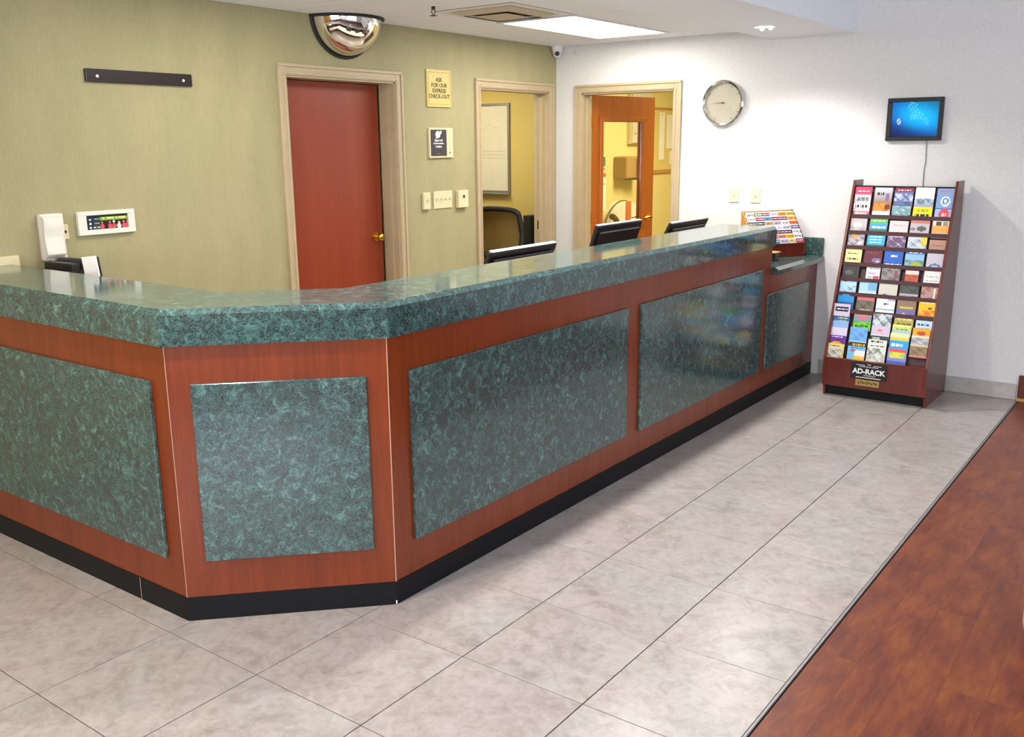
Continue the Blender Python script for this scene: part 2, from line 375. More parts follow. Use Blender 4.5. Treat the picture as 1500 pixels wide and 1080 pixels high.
# door casings
def casing(root, axis, a0, a1, top, face, sgn, w=.06, depth=TH, mt='trim_paint'):
    """casing boards around an opening in a wall. axis 'Y': wall in plane x=face, opening a0..a1 along y; axis 'X': plane y=face"""
    def bx(bm, u0, u1, d0, d1, z0, z1):
        lo, hi = sorted((face+sgn*d0, face+sgn*d1))
        if axis == 'Y': B(bm, lo, hi, u0, u1, z0, z1)
        else: B(bm, u0, u1, lo, hi, z0, z1)
    for nm, (u0, u1, z0, z1) in (('casing', (a0-w, a0+.004, .0, top+w)), ('casing', (a1-.004, a1+w, .0, top+w)), ('casing', (a0+.0045, a1-.0045, top-.004, top+w))):
        bm = bmesh.new(); bx(bm, u0, u1, 0, .012, z0, z1)
        if u1-u0 < .2:
            o0 = u0 if u0 < a0 else u1-.018; bx(bm, o0, o0+.018, .012, .020, z0, z1-.0185)
            i0 = u1-.02 if u0 < a0 else u0+.006; bx(bm, i0, i0+.014, .012, .016, z0, z1-.05)
        else: bx(bm, u0-w+.001, u1+w-.001, .0122, .020, z1-.018, z1-.0004); bx(bm, u0, u1, .012, .016, z0+.006, z0+.02)
        bev(bm, .0015); link(nm, mesh(nm, bm, mt), root)
    for (u0, u1, z0, z1) in ((a0, a0+.014, 0, top), (a1-.014, a1, 0, top), (a0, a1, top-.014, top)):
        bm = bmesh.new(); bx(bm, u0, u1, -depth-.002, .001, z0, z1); link('jamb', mesh('jamb', bm, mt), root)
        # door stop
        if u1-u0 < .1: s = .012 if u0 == a0 else -.012; bm = bmesh.new(); bx(bm, min(u0+s, u0), max(u1+s, u1), -depth*.62, -depth*.35, z0, z1); link('door_stop', mesh('door_stop', bm, mt), root)
d1 = sroot('door_1', 'plain red-brown door slightly ajar in a tan frame, left wall', 'door')
casing(d1, 'Y', D1[0], D1[1], D1[2], XL, 1)
lf = bpy.data.objects.new('door_leaf', None); COL.objects.link(lf); lf.parent = d1; lf.location = (XL-TH+.012, D1[0]+.016, 0); lf.rotation_euler = (0, 0, math.radians(1.2))
lf.empty_display_size = .05
me = mesh('panel', bxb(.002, (-.04, 0, 0, .868, .008, 1.992)), 'cherry_door'); link('slab', me, lf)
bm = bmesh.new(); cyl(bm, (.001, .80, 1.015), .032, .006, 'X'); cyl(bm, (.006, .80, 1.015), .011, .03, 'X'); bmesh.ops.create_uvsphere(bm, u_segments=20, v_segments=12, radius=.026, matrix=Matrix.Translation((.05, .80, 1.015)) @ Matrix.Diagonal((.75, 1, 1, 1)))
link('door_knob', mesh('door_knob', bm, 'brass', True), lf)
d2 = sroot('door_2', 'open doorway in a tan frame to the small yellow office', 'door')
casing(d2, 'Y', D2[0], D2[1], D2[2], XL, 1)
link('strike_plate', mesh('strike_plate', bxb(.0005, (XL-.10, XL-.055, D2[1]-.017, D2[1]-.0135, .93, 1.0)), 'brass'), d2)
d3 = sroot('door_3', 'orange-brown door with a tall glass pane standing open in the far wall', 'door')
casing(d3, 'X', D3[0], D3[1], D3[2], YF, -1, depth=TH)
# open leaf: hinge at (-1.918,4.56), swung into the back room
L3 = bpy.data.objects.new('door_leaf', None); COL.objects.link(L3); L3.parent = d3; L3.location = (-1.905, YF+TH+.004, 0); L3.rotation_euler = (0, 0, math.radians(79)); L3.empty_display_size = .05
# leaf local: x along width 0..0.8, y thickness: -0.04..0 ; front (towards the lobby) faces -y
GW0, GW1, GZ0, GZ1 = .135, .645, .93, 1.79
bm = bmesh.new(); tk = .04
for t in ((0, GW0, 0, tk, .01, 1.985), (GW1, .80, 0, tk, .01, 1.985), (GW0, GW1, 0, tk, GZ1, 1.985), (GW0, GW1, 0, tk, .01, GZ0)): B(bm, *t)
link('slab', mesh('slab', bm, 'orange_door'), L3)
bm = bmesh.new()
for y0, y1 in ((-.012, .012), (tk-.012, tk+.012)):
    for t in ((GW0-.03, GW0+.01, GZ0-.03, GZ1+.03), (GW1-.01, GW1+.03, GZ0-.03, GZ1+.03), (GW0+.01, GW1-.01, GZ1-.01, GZ1+.03), (GW0+.01, GW1-.01, GZ0-.03, GZ0+.01)): B(bm, t[0], t[1], y0, y1, t[2], t[3])
bev(bm, .003); link('glass_moulding', mesh('glass_moulding', bm, 'orange_door'), L3)
link('glass_pane', mesh('glass_pane', bb((GW0, GW1, .017, .023, GZ0, GZ1)), 'glass'), L3)
for s, y in ((-1, 0), (1, tk)):
    bm = bmesh.new(); cyl(bm, (.735, y, .985) if s > 0 else (.735, y-.005, .985), .03, .005, 'Y'); cyl(bm, (.735, y if s > 0 else y-.05, .985), .009, .05, 'Y')
    bm2 = [(.735, y+s*.05, .985), (.70, y+s*.054, .987), (.65, y+s*.052, .984), (.635, y+s*.05, .980)]; tube(bm, bm2, .009, 10)
    link('lever_handle', mesh('lever_handle', bm, 'brass', True), L3)
for z in (.25, 1.02, 1.78):
    bm = bmesh.new(); cyl(bm, (-.004, -.004, z-.045), .008, .09, 'Z', 12); B(bm, -.003, 0, .0, .035, z-.045, z+.045); link('hinge', mesh('hinge', bm, 'brass', True), L3)

# office behind door_2
struct('wall_office', bb((-5, XL-TH, 4.72, 4.82, 0, 2.5), (-5.1, -5, 2.7, 4.82, 0, 2.5), (-5, XL-TH, 2.65, 2.75, 0, 2.5), (XL-TH-.001, XL-TH+.0, 4.56, 4.82, 0, 2.5)), 'yellow_stripe', label='yellow vertical striped wallpaper walls of the small office')
struct('ceiling_office', bb((-5.1, XL-TH, 2.65, 4.82, 2.32, 2.45)), 'ceiling', label='office ceiling')
# room behind door_1 (dim) and door_3
struct('wall_back_hall', bb((-4.2, -4.1, .6, 2.65, 0, 2.5), (-4.2, XL-TH, .5, .6, 0, 2.5)), 'white_wall', label='hall wall seen through the gap beside the red-brown door')
struct('ceiling_hall', bb((-4.2, XL-TH, .5, 2.65, 2.4, 2.5)), 'ceiling', label='hall ceiling')
struct('wall_back_room', bb((-2.85, -2.75, 4.82, 8.2, 0, 2.5), (-2.85, .6, 8.2, 8.3, 0, 2.5), (.5, .6, YF+TH, 8.2, 0, 2.5), (-2.85, -2.281, 4.822, 4.86, 0, 2.5), (-2.281, -2.2, YF+TH, 4.86, 0, 2.5)), 'yellow_wall', label='pale yellow walls of the back room')
struct('ceiling_back_room', bb((-2.85, .6, YF+TH, 8.3, 2.45, 2.55)), 'ceiling', label='back room ceiling')

# ------------------------------------------------------------------ reception counter
P0 = (-3.6, -.37); P1 = (-.469, -.37); P2 = (.037, .142); YB = 3.575
def offset_path(d, y_end):
    """front path of the counter pushed out by d (towards the lobby)"""
    t = math.tan(math.radians(22.5)) * d
    return [(XL+.004, P1[1]-d), (P1[0]+t, P1[1]-d), (P2[0]+d, P2[1]-t), (P2[0]+d, y_end)]
def band(bm, d0, d1, z0, z1, y_end):
    a = offset_path(d0, y_end); b = offset_path(d1, y_end); prism(bm, b + a[::-1], z0, z1)
RC = thing('reception_counter', (-.2, 1.0, 0), 'long angled front desk, cherry wood with raised green granite-look panels and black base', 'counter')
bm = bmesh.new(); band(bm, -.10, 0, .088, 1.061, YB); part(RC, 'body', bm, 'cherry', world=True)
bm = bmesh.new(); B(bm, -.28, .037, YB+.001, YF-.003, .088, .80); B(bm, -.563, -.28, 3.80, YF-.003, .088, .80); part(RC, 'lower_cabinet', bm, 'cherry', world=True)
bm = bmesh.new(); band(bm, -.10, .003, .001, .088, YB); B(bm, -.28, .040, YB+.001, YF-.012, .001, .088); part(RC, 'toe_kick', bm, 'black_base', world=True)
def panel_long(y0, y1, z0, z1):
    bm = bb((.037, .052, y0, y1, z0, z1)); bev(bm, .0025); part(RC, 'inset_panel', bm, 'granite_face', world=True)
panel_long(.243, 1.762, .215, .848); panel_long(1.895, 3.42, .207, .848); panel_long(3.515, 4.245, .20, .682)
for x0, x1 in ((-2.08, -.553),):
    bm = bb((x0, x1, -.385, -.37, .218, .852)); bev(bm, .0025); part(RC, 'inset_panel', bm, 'granite_face', world=True)
# diagonal panel
u = Vector((P2[0]-P1[0], P2[1]-P1[1], 0)); LD = u.length; u.normalize(); nn = Vector((u.y, -u.x, 0))
bm = bb((.075, .648, -.015, 0, .222, .849)); bev(bm, .0025)
bmesh.ops.transform(bm, verts=bm.verts[:], matrix=Matrix(((u.x, -nn.x, 0, P1[0]), (u.y, -nn.y, 0, P1[1]), (0, 0, 1, 0), (0, 0, 0, 1))))
part(RC, 'inset_panel', bm, 'granite_face', world=True)
# pale laminate seams on the two vertical corners, one seam in the kick plate
bm = bmesh.new(); B(bm, P2[0]-.0015, P2[0]+.0012, P2[1]-.0012, P2[1]+.0012, .088, .984); part(RC, 'corner_seam', bm, 'seam_pale', world=True)
bm = bmesh.new(); B(bm, P1[0]-.0008, P1[0]+.0008, P1[1]-.0008, P1[1]+.0008, .088, .984); part(RC, 'corner_seam', bm, 'seam_pale', world=True)
bm = bmesh.new(); B(bm, -.7505, -.7488, -.3738, -.37, .002, .087); part(RC, 'kick_seam', bm, 'seam_pale', world=True)
bm = bmesh.new(); B(bm, P2[0]-.010, P2[0]+.0025, P2[1]-.004, P2[1]+.0, .003, .016); bmesh.ops.rotate(bm, verts=bm.verts[:], cent=(P2[0], P2[1], 0), matrix=Matrix.Rotation(math.radians(22), 3, 'Z'))
part(RC, 'chipped_corner', bm, 'paper_white', world=True, label='small pale chip at the bottom corner')
# raised bar top
BT = thing('bar_top', (-.2, 1.0, .98), 'raised green granite-look bar top with a thick front edge, on the long counter', 'countertop')
bm = bmesh.new()
Z0, Z1, CH = .979, 1.100, .018
def ringpts(d, z): return [Vector((*p, z)) for p in offset_path(d, YB+.012)]
prof = [(-.345, 1.062), (-.345, Z1), (.018-CH, Z1), (.018, Z1-CH), (.018, Z0), (.0005, Z0), (.0005, 1.062)]
rings = [[bm.verts.new(v) for v in ringpts(d, z)] for d, z in prof]
n = len(rings)
for i in range(n):
    a, b = rings[i], rings[(i+1) % n]
    for k in range(3): bm.faces.new((a[k], a[k+1], b[k+1], b[k]))
bm.faces.new([r[0] for r in rings]); bm.faces.new([r[3] for r in rings][::-1])
part(BT, 'slab', bm, 'granite_top', world=True)
# lower counter top and backsplash
LT = thing('lower_counter_top', (-.2, 4.0, .8), 'low green counter section with backsplash against the far wall, beyond the bar end', 'countertop')
bm = bmesh.new(); prof = [(-.29, .802), (-.29, .845), (.055, .845), (.083, .829), (.083, .802)]
a = [bm.verts.new((x, YB+.014, z)) for x, z in prof]; b = [bm.verts.new((x, YF-.003, z)) for x, z in prof]
bm.faces.new(a); bm.faces.new(b[::-1])
for i in range(5): bm.faces.new((a[i], b[i], b[(i+1) % 5], a[(i+1) % 5]))
B(bm, -.62, -.2905, 3.78, YF-.003, .802, .845); part(LT, 'slab', bm, 'granite_top', world=True)
part(LT, 'backsplash', bxb(.002, (-.62, .074, YF-.024, YF-.003, .845, .962)), 'granite_face', world=True)
# staff work surface
WD = thing('work_desk', (-.7, 1.8, 0), 'staff-side desk behind the bar counter, hidden below the bar top', 'desk')
bm = bb((-.95, -.32, .45, 3.55, .70, .74), (-1.9, -.95, -.02, .45, .70, .74), (-.95, -.32, .15, .45, .70, .74)); part(WD, 'worktop', bm, 'desk_laminate', world=True)
for (xa, ya) in ((-.93, 3.5), (-.93, 1.9), (-1.85, .40), (-.38, 3.5), (-.38, 1.9), (-1.85, .02)): part(WD, 'leg', bb((xa, xa+.04, ya, ya+.04, 0, .70)), 'dark_gray', world=True)

# ------------------------------------------------------------------ monitors on the staff desk
def monitor(y0, y1, ztop, tilt, label, xt=-.45):
    w = y1-y0; T = thing('monitor', (xt-.13, (y0+y1)/2, .74), label, 'monitor', group='computer monitors behind the bar counter')
    h = .34; st = math.sin(tilt); ct = math.cos(tilt)
    Mx = Matrix.Translation((xt-T.location.x, 0, ztop-.74)) @ Matrix.Rotation(tilt, 4, 'Y')
    # local: z down from 0 to -h, x from 0 (back) to -0.03 (front)
    bm = bb((-.022, 0, -w/2, w/2, -h, 0)); bev(bm, .005); bmesh.ops.transform(bm, verts=bm.verts[:], matrix=Mx); part(T, 'housing', bm, 'black_plastic')
    bm = bb((0, .012, -w/2+.03, w/2-.03, -h+.03, -.035)); bev(bm, .008); bmesh.ops.transform(bm, verts=bm.verts[:], matrix=Mx); part(T, 'back_cover', bm, 'black_plastic')
    bm = bb((-.0225, -.0222, -w/2+.018, w/2-.018, -h+.02, -.018)); bmesh.ops.transform(bm, verts=bm.verts[:], matrix=Mx); part(T, 'screen', bm, 'dark_gray')
    bm = bb((-.022, -.002, -w/2+.006, w/2-.006, 0, .0015)); bmesh.ops.transform(bm, verts=bm.verts[:], matrix=Mx); part(T, 'top_edge', bm, 'gray_plastic', label='grey top edge with the caught light painted in')  # paler strip puts light caught on the black housing's top into the colour
    bm = bmesh.new(); c = Mx @ Vector((0, 0, -h*.55)); tube(bm, [(c.x, 0, c.z), (c.x+.04, 0, c.z-.06), (c.x+.03, 0, .02)], .02, 10); part(T, 'stand', bm, 'dark_gray')
    bm = bb((c.x-.09, c.x+.11, -.12, .12, 0, .014)); bev(bm, .004); part(T, 'base', bm, 'dark_gray')
monitor(1.357, 1.909, 1.117, math.radians(27), 'black monitor tilted back behind the bar, nearest the red-brown door side, leftmost of three')
monitor(2.30, 2.80, 1.172, math.radians(18), 'black monitor standing tallest behind the bar, in front of the open glass-paned door')
monitor(3.165, 3.70, 1.124, math.radians(27), 'black monitor peeking over the bar below the wall clock, rightmost of three')

# ------------------------------------------------------------------ items on the left wall
def on_left(y, z): return (XL+.001, y, z)
RL = PI/2   # local x -> +y, local -y -> +x
# dark mounting board with two screws
T = thing('mounting_board', (XL, .437, 1.945), 'narrow dark wooden board screwed flat to the left wall near the ceiling', 'board', rot=RL)
bm = bb((0, .583, -.018, 0, -.03, .03)); bev(bm, .003); part(T, 'board', bm, 'dark_board')
for xx in (.055, .528):
    bm = bmesh.new(); cyl(bm, (xx, -.0215, -.003), .007, .004, 'Y', 14); part(T, 'screw', bm, 'screw', True)
# small display sign in white frame
T = thing('picture_display', (XL, .315, 1.2), 'white framed wide picture panel with red figures and a green band, on the left wall', 'display', rot=RL)
bm = bmesh.new(); FW, FH = .299, .113
for t in ((0, FW, 0, .024), (0, FW, FH-.02, FH), (0, .044, .024, FH-.02), (FW-.036, FW, .024, FH-.02)): B(bm, t[0], t[1], -.022, 0, t[2], t[3])
bev(bm, .002); part(T, 'frame', bm, 'white_plastic')
it = [('b', '#20263c', 0, 1, 0, .33), ('b', '#33402e', .0, .62, .16, .33), ('t', '#b9c2b8', .72, .08, .17, .32), ('t', '#b9c2b8', .42, .08, .17, .32), ('t', '#b9c2b8', .14, .08, .17, .32),
      ('d', '#e8eef0', .10, .7, .022, 3.2), ('d', '#e8eef0', .10, .42, .022, 3.2), ('d', '#e8eef0', .10, .14, .022, 3.2),
      ('b', '#86a834', .62, .86, .33, 1), ('t', '#e2ecb0', .74, .08, .4, .98), ('b', '#1c2c14', .88, 1, .33, 1)]
for i, uu in enumerate((.38, .56, .66, .78, .90, .98)):
    it += [('d', '#d05058' if i not in (3,) else '#e8e0d0', uu, .16, .048, 4.2), ('d', '#e8b0a0', uu, .44, .018, 3.2)]
it += [('d', '#f4ead0', .66, .5, .026, 3.2), ('d', '#f4ead0', .79, .38, .024, 3.2)]
me = printed(FW-.08, FH-.044, .002, 66, 20, painter('#2a1418', it)); link('picture', me, T, (.044, -.012, .024))
# wall phone
T = thing('wall_phone', (XL, .125, 1.10), 'white corded wall phone hanging on the left wall above the bar', 'telephone', rot=RL)
bm = bb((0, .112, -.038, 0, 0, .215)); bev(bm, .008, 2); part(T, 'body', bm, 'white_plastic', True)
bm = bmesh.new()
pts = [(.037, -.046, .205), (.037, -.066, .195), (.037, -.064, .15), (.037, -.058, .11), (.037, -.064, .07), (.037, -.072, .03), (.037, -.05, .012)]
vs = [[bm.verts.new((p[0]+dx, p[1]+(0 if k < 2 else .02), p[2])) for k, dx in enumerate((-.036, .052, .052, -.036))] for p in pts]
for a, b in zip(vs, vs[1:]):
    for k in range(4): bm.faces.new((a[k], a[(k+1) % 4], b[(k+1) % 4], b[k]))
bm.faces.new(vs[0]); bm.faces.new(vs[-1][::-1]); bev(bm, .004, 2); part(T, 'handset', bm, 'white_plastic', True)
bm = bmesh.new(); tube(bm, [(.037+.006*math.sin(i*1.3), -.045+.006*math.cos(i*1.3), .012-i*.0028) for i in range(60)], .0022, 6); part(T, 'coiled_cord', bm, 'cream_plastic')
T = thing('phone_jack', (XL, .205, 1.19), 'cream phone jack plate on the left wall, just right of the white phone', 'wall plate', rot=RL)
part(T, 'plate', bxb(.002, (.03, .062, -.014, 0, 0, .07)), 'cream_plastic')
part(T, 'socket', bxb(.0005, (.042, .052, -.017, -.013, .03, .042)), 'dark_gray')
T = thing('cable_box', (XL, -.12, 1.03), 'cream box on the left wall low at the left edge of the photo', 'box', rot=RL)
part(T, 'cover', bxb(.003, (0, .139, -.02, 0, 0, .107)), 'cream_plastic'); part(T, 'screw', bxb(.001, (.066, .073, -.022, -.019, .05, .057)), 'screw')
# switches
def plate(name, y0, z0, w, h, dep, label, toggles, cat='light switch', mat='cream_plastic'):
    T = thing(name, (XL, y0, z0), label, cat, rot=RL, group=None)
    part(T, 'plate', bxb(.003, (0, w, -dep, 0, 0, h)), mat)
    for t in toggles:
        bm = bb((w*t-.005, w*t+.005, -dep-.012, -dep+.002, h/2-.002, h/2+.012)); bev(bm, .0015); part(T, 'toggle', bm, 'ivory_plastic')
    return T
plate('light_switch', 2.785, 1.178, .07, .115, .022, 'narrow cream switch on the green wall, left of the four-gang switch', (.55,))
plate('light_switch', 2.903, 1.176, .2, .12, .007, 'wide cream four-gang switch plate on the green wall between the doors', (.15, .38, .61, .84))
T = plate('thermostat', 3.145, 1.172, .112, .12, .03, 'cream square thermostat box on the green wall, right of the four-gang switch', (), 'thermostat')
part(T, 'dial', (lambda b: (cyl(b, (.058, -.034, .078), .011, .006, 'Y', 16), b)[1])(bmesh.new()), 'dark_gray')
# yellow sign
T = thing('wall_sign', (XL, 2.86, 1.86), 'yellow sign with dark lettering about express check-out on the green wall', 'sign', rot=RL)
part(T, 'plate', bxb(.002, (0, .248, -.012, 0, 0, .245)), 'sign_yellow')
bm = bmesh.new()
for t in ((.012, .236, .225, .228), (.012, .236, .017, .020), (.012, .015, .017, .228), (.233, .236, .017, .228)): B(bm, t[0], t[1], -.0128, -.012, t[2], t[3])
part(T, 'border_line', bm, 'tan_box')
for i, s in enumerate(('ASK', 'FOR OUR', 'EXPRESS', 'CHECK-OUT')):
    link('lettering', text_mesh(s, .038, 'sign_ink', bold=.0006), T, (.124, -.0125, .178-i*.036))
# dark plaque
T = thing('award_plaque', (XL, 2.865, 1.523), 'dark plaque with a white oval emblem and a cream side strip, under the yellow sign', 'plaque', rot=RL)
part(T, 'backing', bxb(.0015, (0, .248, -.016, 0, 0, .2)), 'cream_plastic')
part(T, 'dark_face', bb((.012, .178, -.0175, -.015, .012, .188)), 'dark_gray')
bm = bmesh.new(); tube(bm, ring((.085, -.018, .155), .021, n=24), .0035, 6, True); cyl(bm, (.085, -.019, .155), .019, .002, 'Y', 24)
tube(bm, [(.098, -.019, .150), (.112, -.019, .160), (.122, -.019, .176), (.116, -.019, .178), (.108, -.019, .168)], .004, 6); tube(bm, [(.072, -.019, .139), (.066, -.019, .128)], .003, 6)
part(T, 'emblem', bm, 'paper_white', True)
for s, z in (('Approved', .117), ('Accommodation', .097), ('Lodging', .076)): link('lettering', text_mesh(s, .021 if len(s) < 10 else .016, 'paper_white', bold=.0004), T, (.092, -.018, z))
link('lettering', text_mesh('2014', .012, 'gray_plastic'), T, (.092, -.018, .026))
bm = bmesh.new()
for i in range(6): B(bm, .205, .222, -.0168, -.0158, .165-i*.022, .173-i*.022)
part(T, 'side_marks', bm, 'vent_tan')
bm = bmesh.new(); cyl(bm, (.214, -.017, .034), .010, .001, 'Y', 3); part(T, 'heart_mark', bm, 'ink_black')

# quarter dome security mirror
T = thing('dome_mirror', (XL, 2.12, ZC), 'quarter-dome convex security mirror in a black rim where left wall meets ceiling', 'mirror')
bm = bmesh.new(); r = .245; na, nb = 36, 24; g = []
for i in range(nb+1):
    th = (PI/2)*i/nb    # 0 at ceiling plane, pi/2 pointing down
    row = []
    for j in range(na+1):
        ph = -PI/2 + PI*j/na
        row.append(bm.verts.new((r*math.cos(th)*math.cos(ph)*.95, r*math.cos(th)*math.sin(ph), -r*math.sin(th)*.90)))
    g.append(row)
for i in range(nb):
    for j in range(na):
        try: bm.faces.new((g[i][j], g[i][j+1], g[i+1][j+1], g[i+1][j]))
        except ValueError: pass
bmesh.ops.remove_doubles(bm, verts=bm.verts[:], dist=1e-5)
part(T, 'mirror_dome', bm, 'mirror', True)
bm = bmesh.new(); tube(bm, [(.008, (r+.008)*math.cos(a), -(r*.9+.008)*math.sin(a)) for a in [PI*i/40 for i in range(41)]], .008, 8)
tube(bm, [((r*.95+.008)*math.sin(a), (r+.008)*math.cos(a), -.008) for a in [PI*i/40 for i in range(41)]], .008, 8); part(T, 'rim', bm, 'rubber', True)

# ------------------------------------------------------------------ ceiling fixtures
T = thing('ceiling_light', (-1.285, 3.51, ZC), 'long rectangular fluorescent panel light lit in the ceiling before the far wall', 'light')
bm = bmesh.new()
for t in ((-.298, .298, -.608, -.580), (-.298, .298, .580, .608), (-.298, -.27, -.58, .58), (.27, .298, -.58, .58)): B(bm, t[0], t[1], t[2], t[3], -.006, .012)
part(T, 'frame', bm, 'white_paint'); part(T, 'diffuser', bb((-.27, .27, -.58, .58, -.002, .004)), 'light_diffuser')
T = thing('ceiling_vent', (-1.285, 2.58, ZC), 'square tan-stained ceiling air vent next to the lit panel', 'vent')
bm = bb((-.295, .295, -.315, .315, .004, .012)); part(T, 'backing', bm, 'vent_dark')
def sqring(bm, ro, ri, zo, zi):
    a = [bm.verts.new((sx*ro, sy*ro*1.05, zo)) for sx, sy in ((-1, -1), (1, -1), (1, 1), (-1, 1))]; b = [bm.verts.new((sx*ri, sy*ri*1.05, zi)) for sx, sy in ((-1, -1), (1, -1), (1, 1), (-1, 1))]
    for k in range(4): bm.faces.new((a[k], a[(k+1) % 4], b[(k+1) % 4], b[k]))
bm = bmesh.new(); sqring(bm, .295, .235, 0, -.002); sqring(bm, .235, .215, -.002, .004); part(T, 'frame', bm, 'white_paint')
for ro, ri in ((.225, .165),):
    bm = bmesh.new(); sqring(bm, ro, ri, -.002, -.02); part(T, 'louver', bm, 'vent_tan')
bm = bmesh.new()
for sx, sy in ((-1, -1), (1, -1), (1, 1), (-1, 1)): pass
vs = [[bm.verts.new((i*.04-.12, (j*.04-.12)*1.05, -.022-.014*math.cos((i-3)/3*PI/2)*math.cos((j-3)/3*PI/2))) for j in range(7)] for i in range(7)]
for i in range(6):
    for j in range(6): bm.faces.new((vs[i][j], vs[i+1][j], vs[i+1][j+1], vs[i][j+1]))
part(T, 'centre_plate', bm, 'vent_tan', True)
T = thing('sprinkler_head', (-1.39, 2.08, ZC), 'small metal fire sprinkler head hanging from the ceiling at the top edge of the photo', 'sprinkler')
bm = bmesh.new(); cyl(bm, (0, 0, -.004), .03, .004, 'Z', 20); part(T, 'escutcheon', bm, 'white_paint')
bm = bmesh.new(); cyl(bm, (0, 0, -.022), .011, .018, 'Z', 12); tube(bm, [(-.01, 0, -.02), (-.014, 0, -.034), (0, 0, -.05)], .0025, 6); tube(bm, [(.01, 0, -.02), (.014, 0, -.034), (0, 0, -.05)], .0025, 6); part(T, 'stem', bm, 'dark_metal')
bm = bmesh.new(); cyl(bm, (0, 0, -.054), .02, .003, 'Z', 16); part(T, 'deflector', bm, 'dark_metal')
def downlight(y, lab, g=None):
    T = thing('downlight', (-.118, y, 2.29), lab, 'light', group=g)
    bm = bmesh.new(); tube(bm, ring((0, 0, -.002), .068, 'Z', 32), .006, 8, True); part(T, 'trim_ring', bm, 'white_paint', True)
    bm = bmesh.new(); cyl(bm, (0, 0, -.001), .064, .001, 'Z', 28); part(T, 'reflector', bm, 'lit_reflector', True)
    for a in (0.3, 2.4, 4.5):
        bm = bmesh.new(); bmesh.ops.create_uvsphere(bm, u_segments=12, v_segments=8, radius=.013, matrix=Matrix.Translation((.035*math.cos(a), .035*math.sin(a), -.012))); part(T, 'bulb', bm, 'downlight_bulb', True)
downlight(3.66, 'small round downlight in the low soffit, close to the far wall')
# dome camera in the corner
T = thing('security_camera', (-2.105, YF-.05, ZC), 'small white dome security camera in the ceiling corner with a black lens', 'camera')
bm = bmesh.new(); cyl(bm, (0, 0, -.03), .044, .03, 'Z', 24, r2=.048); cyl(bm, (0, 0, -.05), .036, .02, 'Z', 24, r2=.044); part(T, 'housing', bm, 'white_paint', True)
bm = bmesh.new(); bmesh.ops.create_uvsphere(bm, u_segments=20, v_segments=14, radius=.034, matrix=Matrix.Translation((0, -.004, -.053))); part(T, 'ball', bm, 'white_paint', True)
dv = Vector((.55, -.8, -.18)).normalized(); bm = bmesh.new(); bmesh.ops.create_cone(bm, cap_ends=True, segments=20, radius1=.020, radius2=.017, depth=.014, matrix=Matrix.Translation(Vector((0, -.004, -.053))+dv*.031) @ dv.to_track_quat('Z', 'Y').to_matrix().to_4x4()); part(T, 'lens', bm, 'ink_black', True)
tag(link('wall_stud', mesh('wall_stud', (lambda b: (cyl(b, (-1.975, YF-.006, 2.303), .013, .006, 'Y', 16, r2=.014), b)[1])(bmesh.new()), 'ivory_plastic')), 'tiny round grey cap on the white wall right of the dome camera', 'wall cap')

# ------------------------------------------------------------------ far wall items
T = thing('wall_clock', (-.706, YF, 1.881), 'round chrome-rimmed wall clock on the white wall right of the open door', 'clock')
bm = bmesh.new(); cyl(bm, (0, -.012, 0), .148, .012, 'Y', 48); part(T, 'face', bm, 'clock_face', True)
bm = bmesh.new()
pr_ = [(.136, -.018), (.140, -.036), (.150, -.042), (.158, -.034), (.160, 0), (.150, 0)]; NS = 64
rr = [[bm.verts.new((a*math.cos(2*PI*k/NS), b, a*math.sin(2*PI*k/NS))) for a, b in pr_] for k in range(NS)]
for k in range(NS):
    A, C_ = rr[k], rr[(k+1) % NS]
    for i in range(len(pr_)): j = (i+1) % len(pr_); bm.faces.new((A[i], A[j], C_[j], C_[i]))
part(T, 'rim', bm, 'chrome', True)
bm = bmesh.new(); cyl(bm, (0, -.0225, 0), .137, .001, 'Y', 48); part(T, 'glass_cover', bm, 'glass')
for k in range(12):
    a = k*PI/6; L = .018 if k % 3 == 0 else .010; bm = bmesh.new(); B(bm, -.003, .003, -.0145, -.012, .128-L, .128); bmesh.ops.rotate(bm, verts=bm.verts[:], cent=(0, 0, 0), matrix=Matrix.Rotation(a, 3, 'Y')); part(T, 'hour_mark', bm, 'hand_white' if k % 3 == 0 else 'gray_plastic')
for nm, a, L, w in (('hour_hand', math.radians(-91), .06, .004), ('minute_hand', math.radians(-86), .095, .003)):
    bm = bmesh.new(); B(bm, -w, w, -.0175, -.016, -.012, L); bmesh.ops.rotate(bm, verts=bm.verts[:], cent=(0, 0, 0), matrix=Matrix.Rotation(a, 3, 'Y')); part(T, nm, bm, 'hand_white')
bm = bmesh.new(); cyl(bm, (0, -.02, 0), .007, .006, 'Y', 16); part(T, 'hub', bm, 'brass')
for x0, lab in ((-.637, 'ivory single switch plate on the white wall, left of the pair right of the clock'), (-.476, 'ivory single switch plate on the white wall, right of the pair below the clock')):
    T = thing('light_switch', (x0, YF, 1.185), lab, 'light switch')
    part(T, 'plate', bxb(.002, (0, .076, -.007, 0, 0, .108)), 'ivory_plastic'); part(T, 'toggle', bxb(.001, (.033, .043, -.016, -.006, .048, .062)), 'cream_plastic')
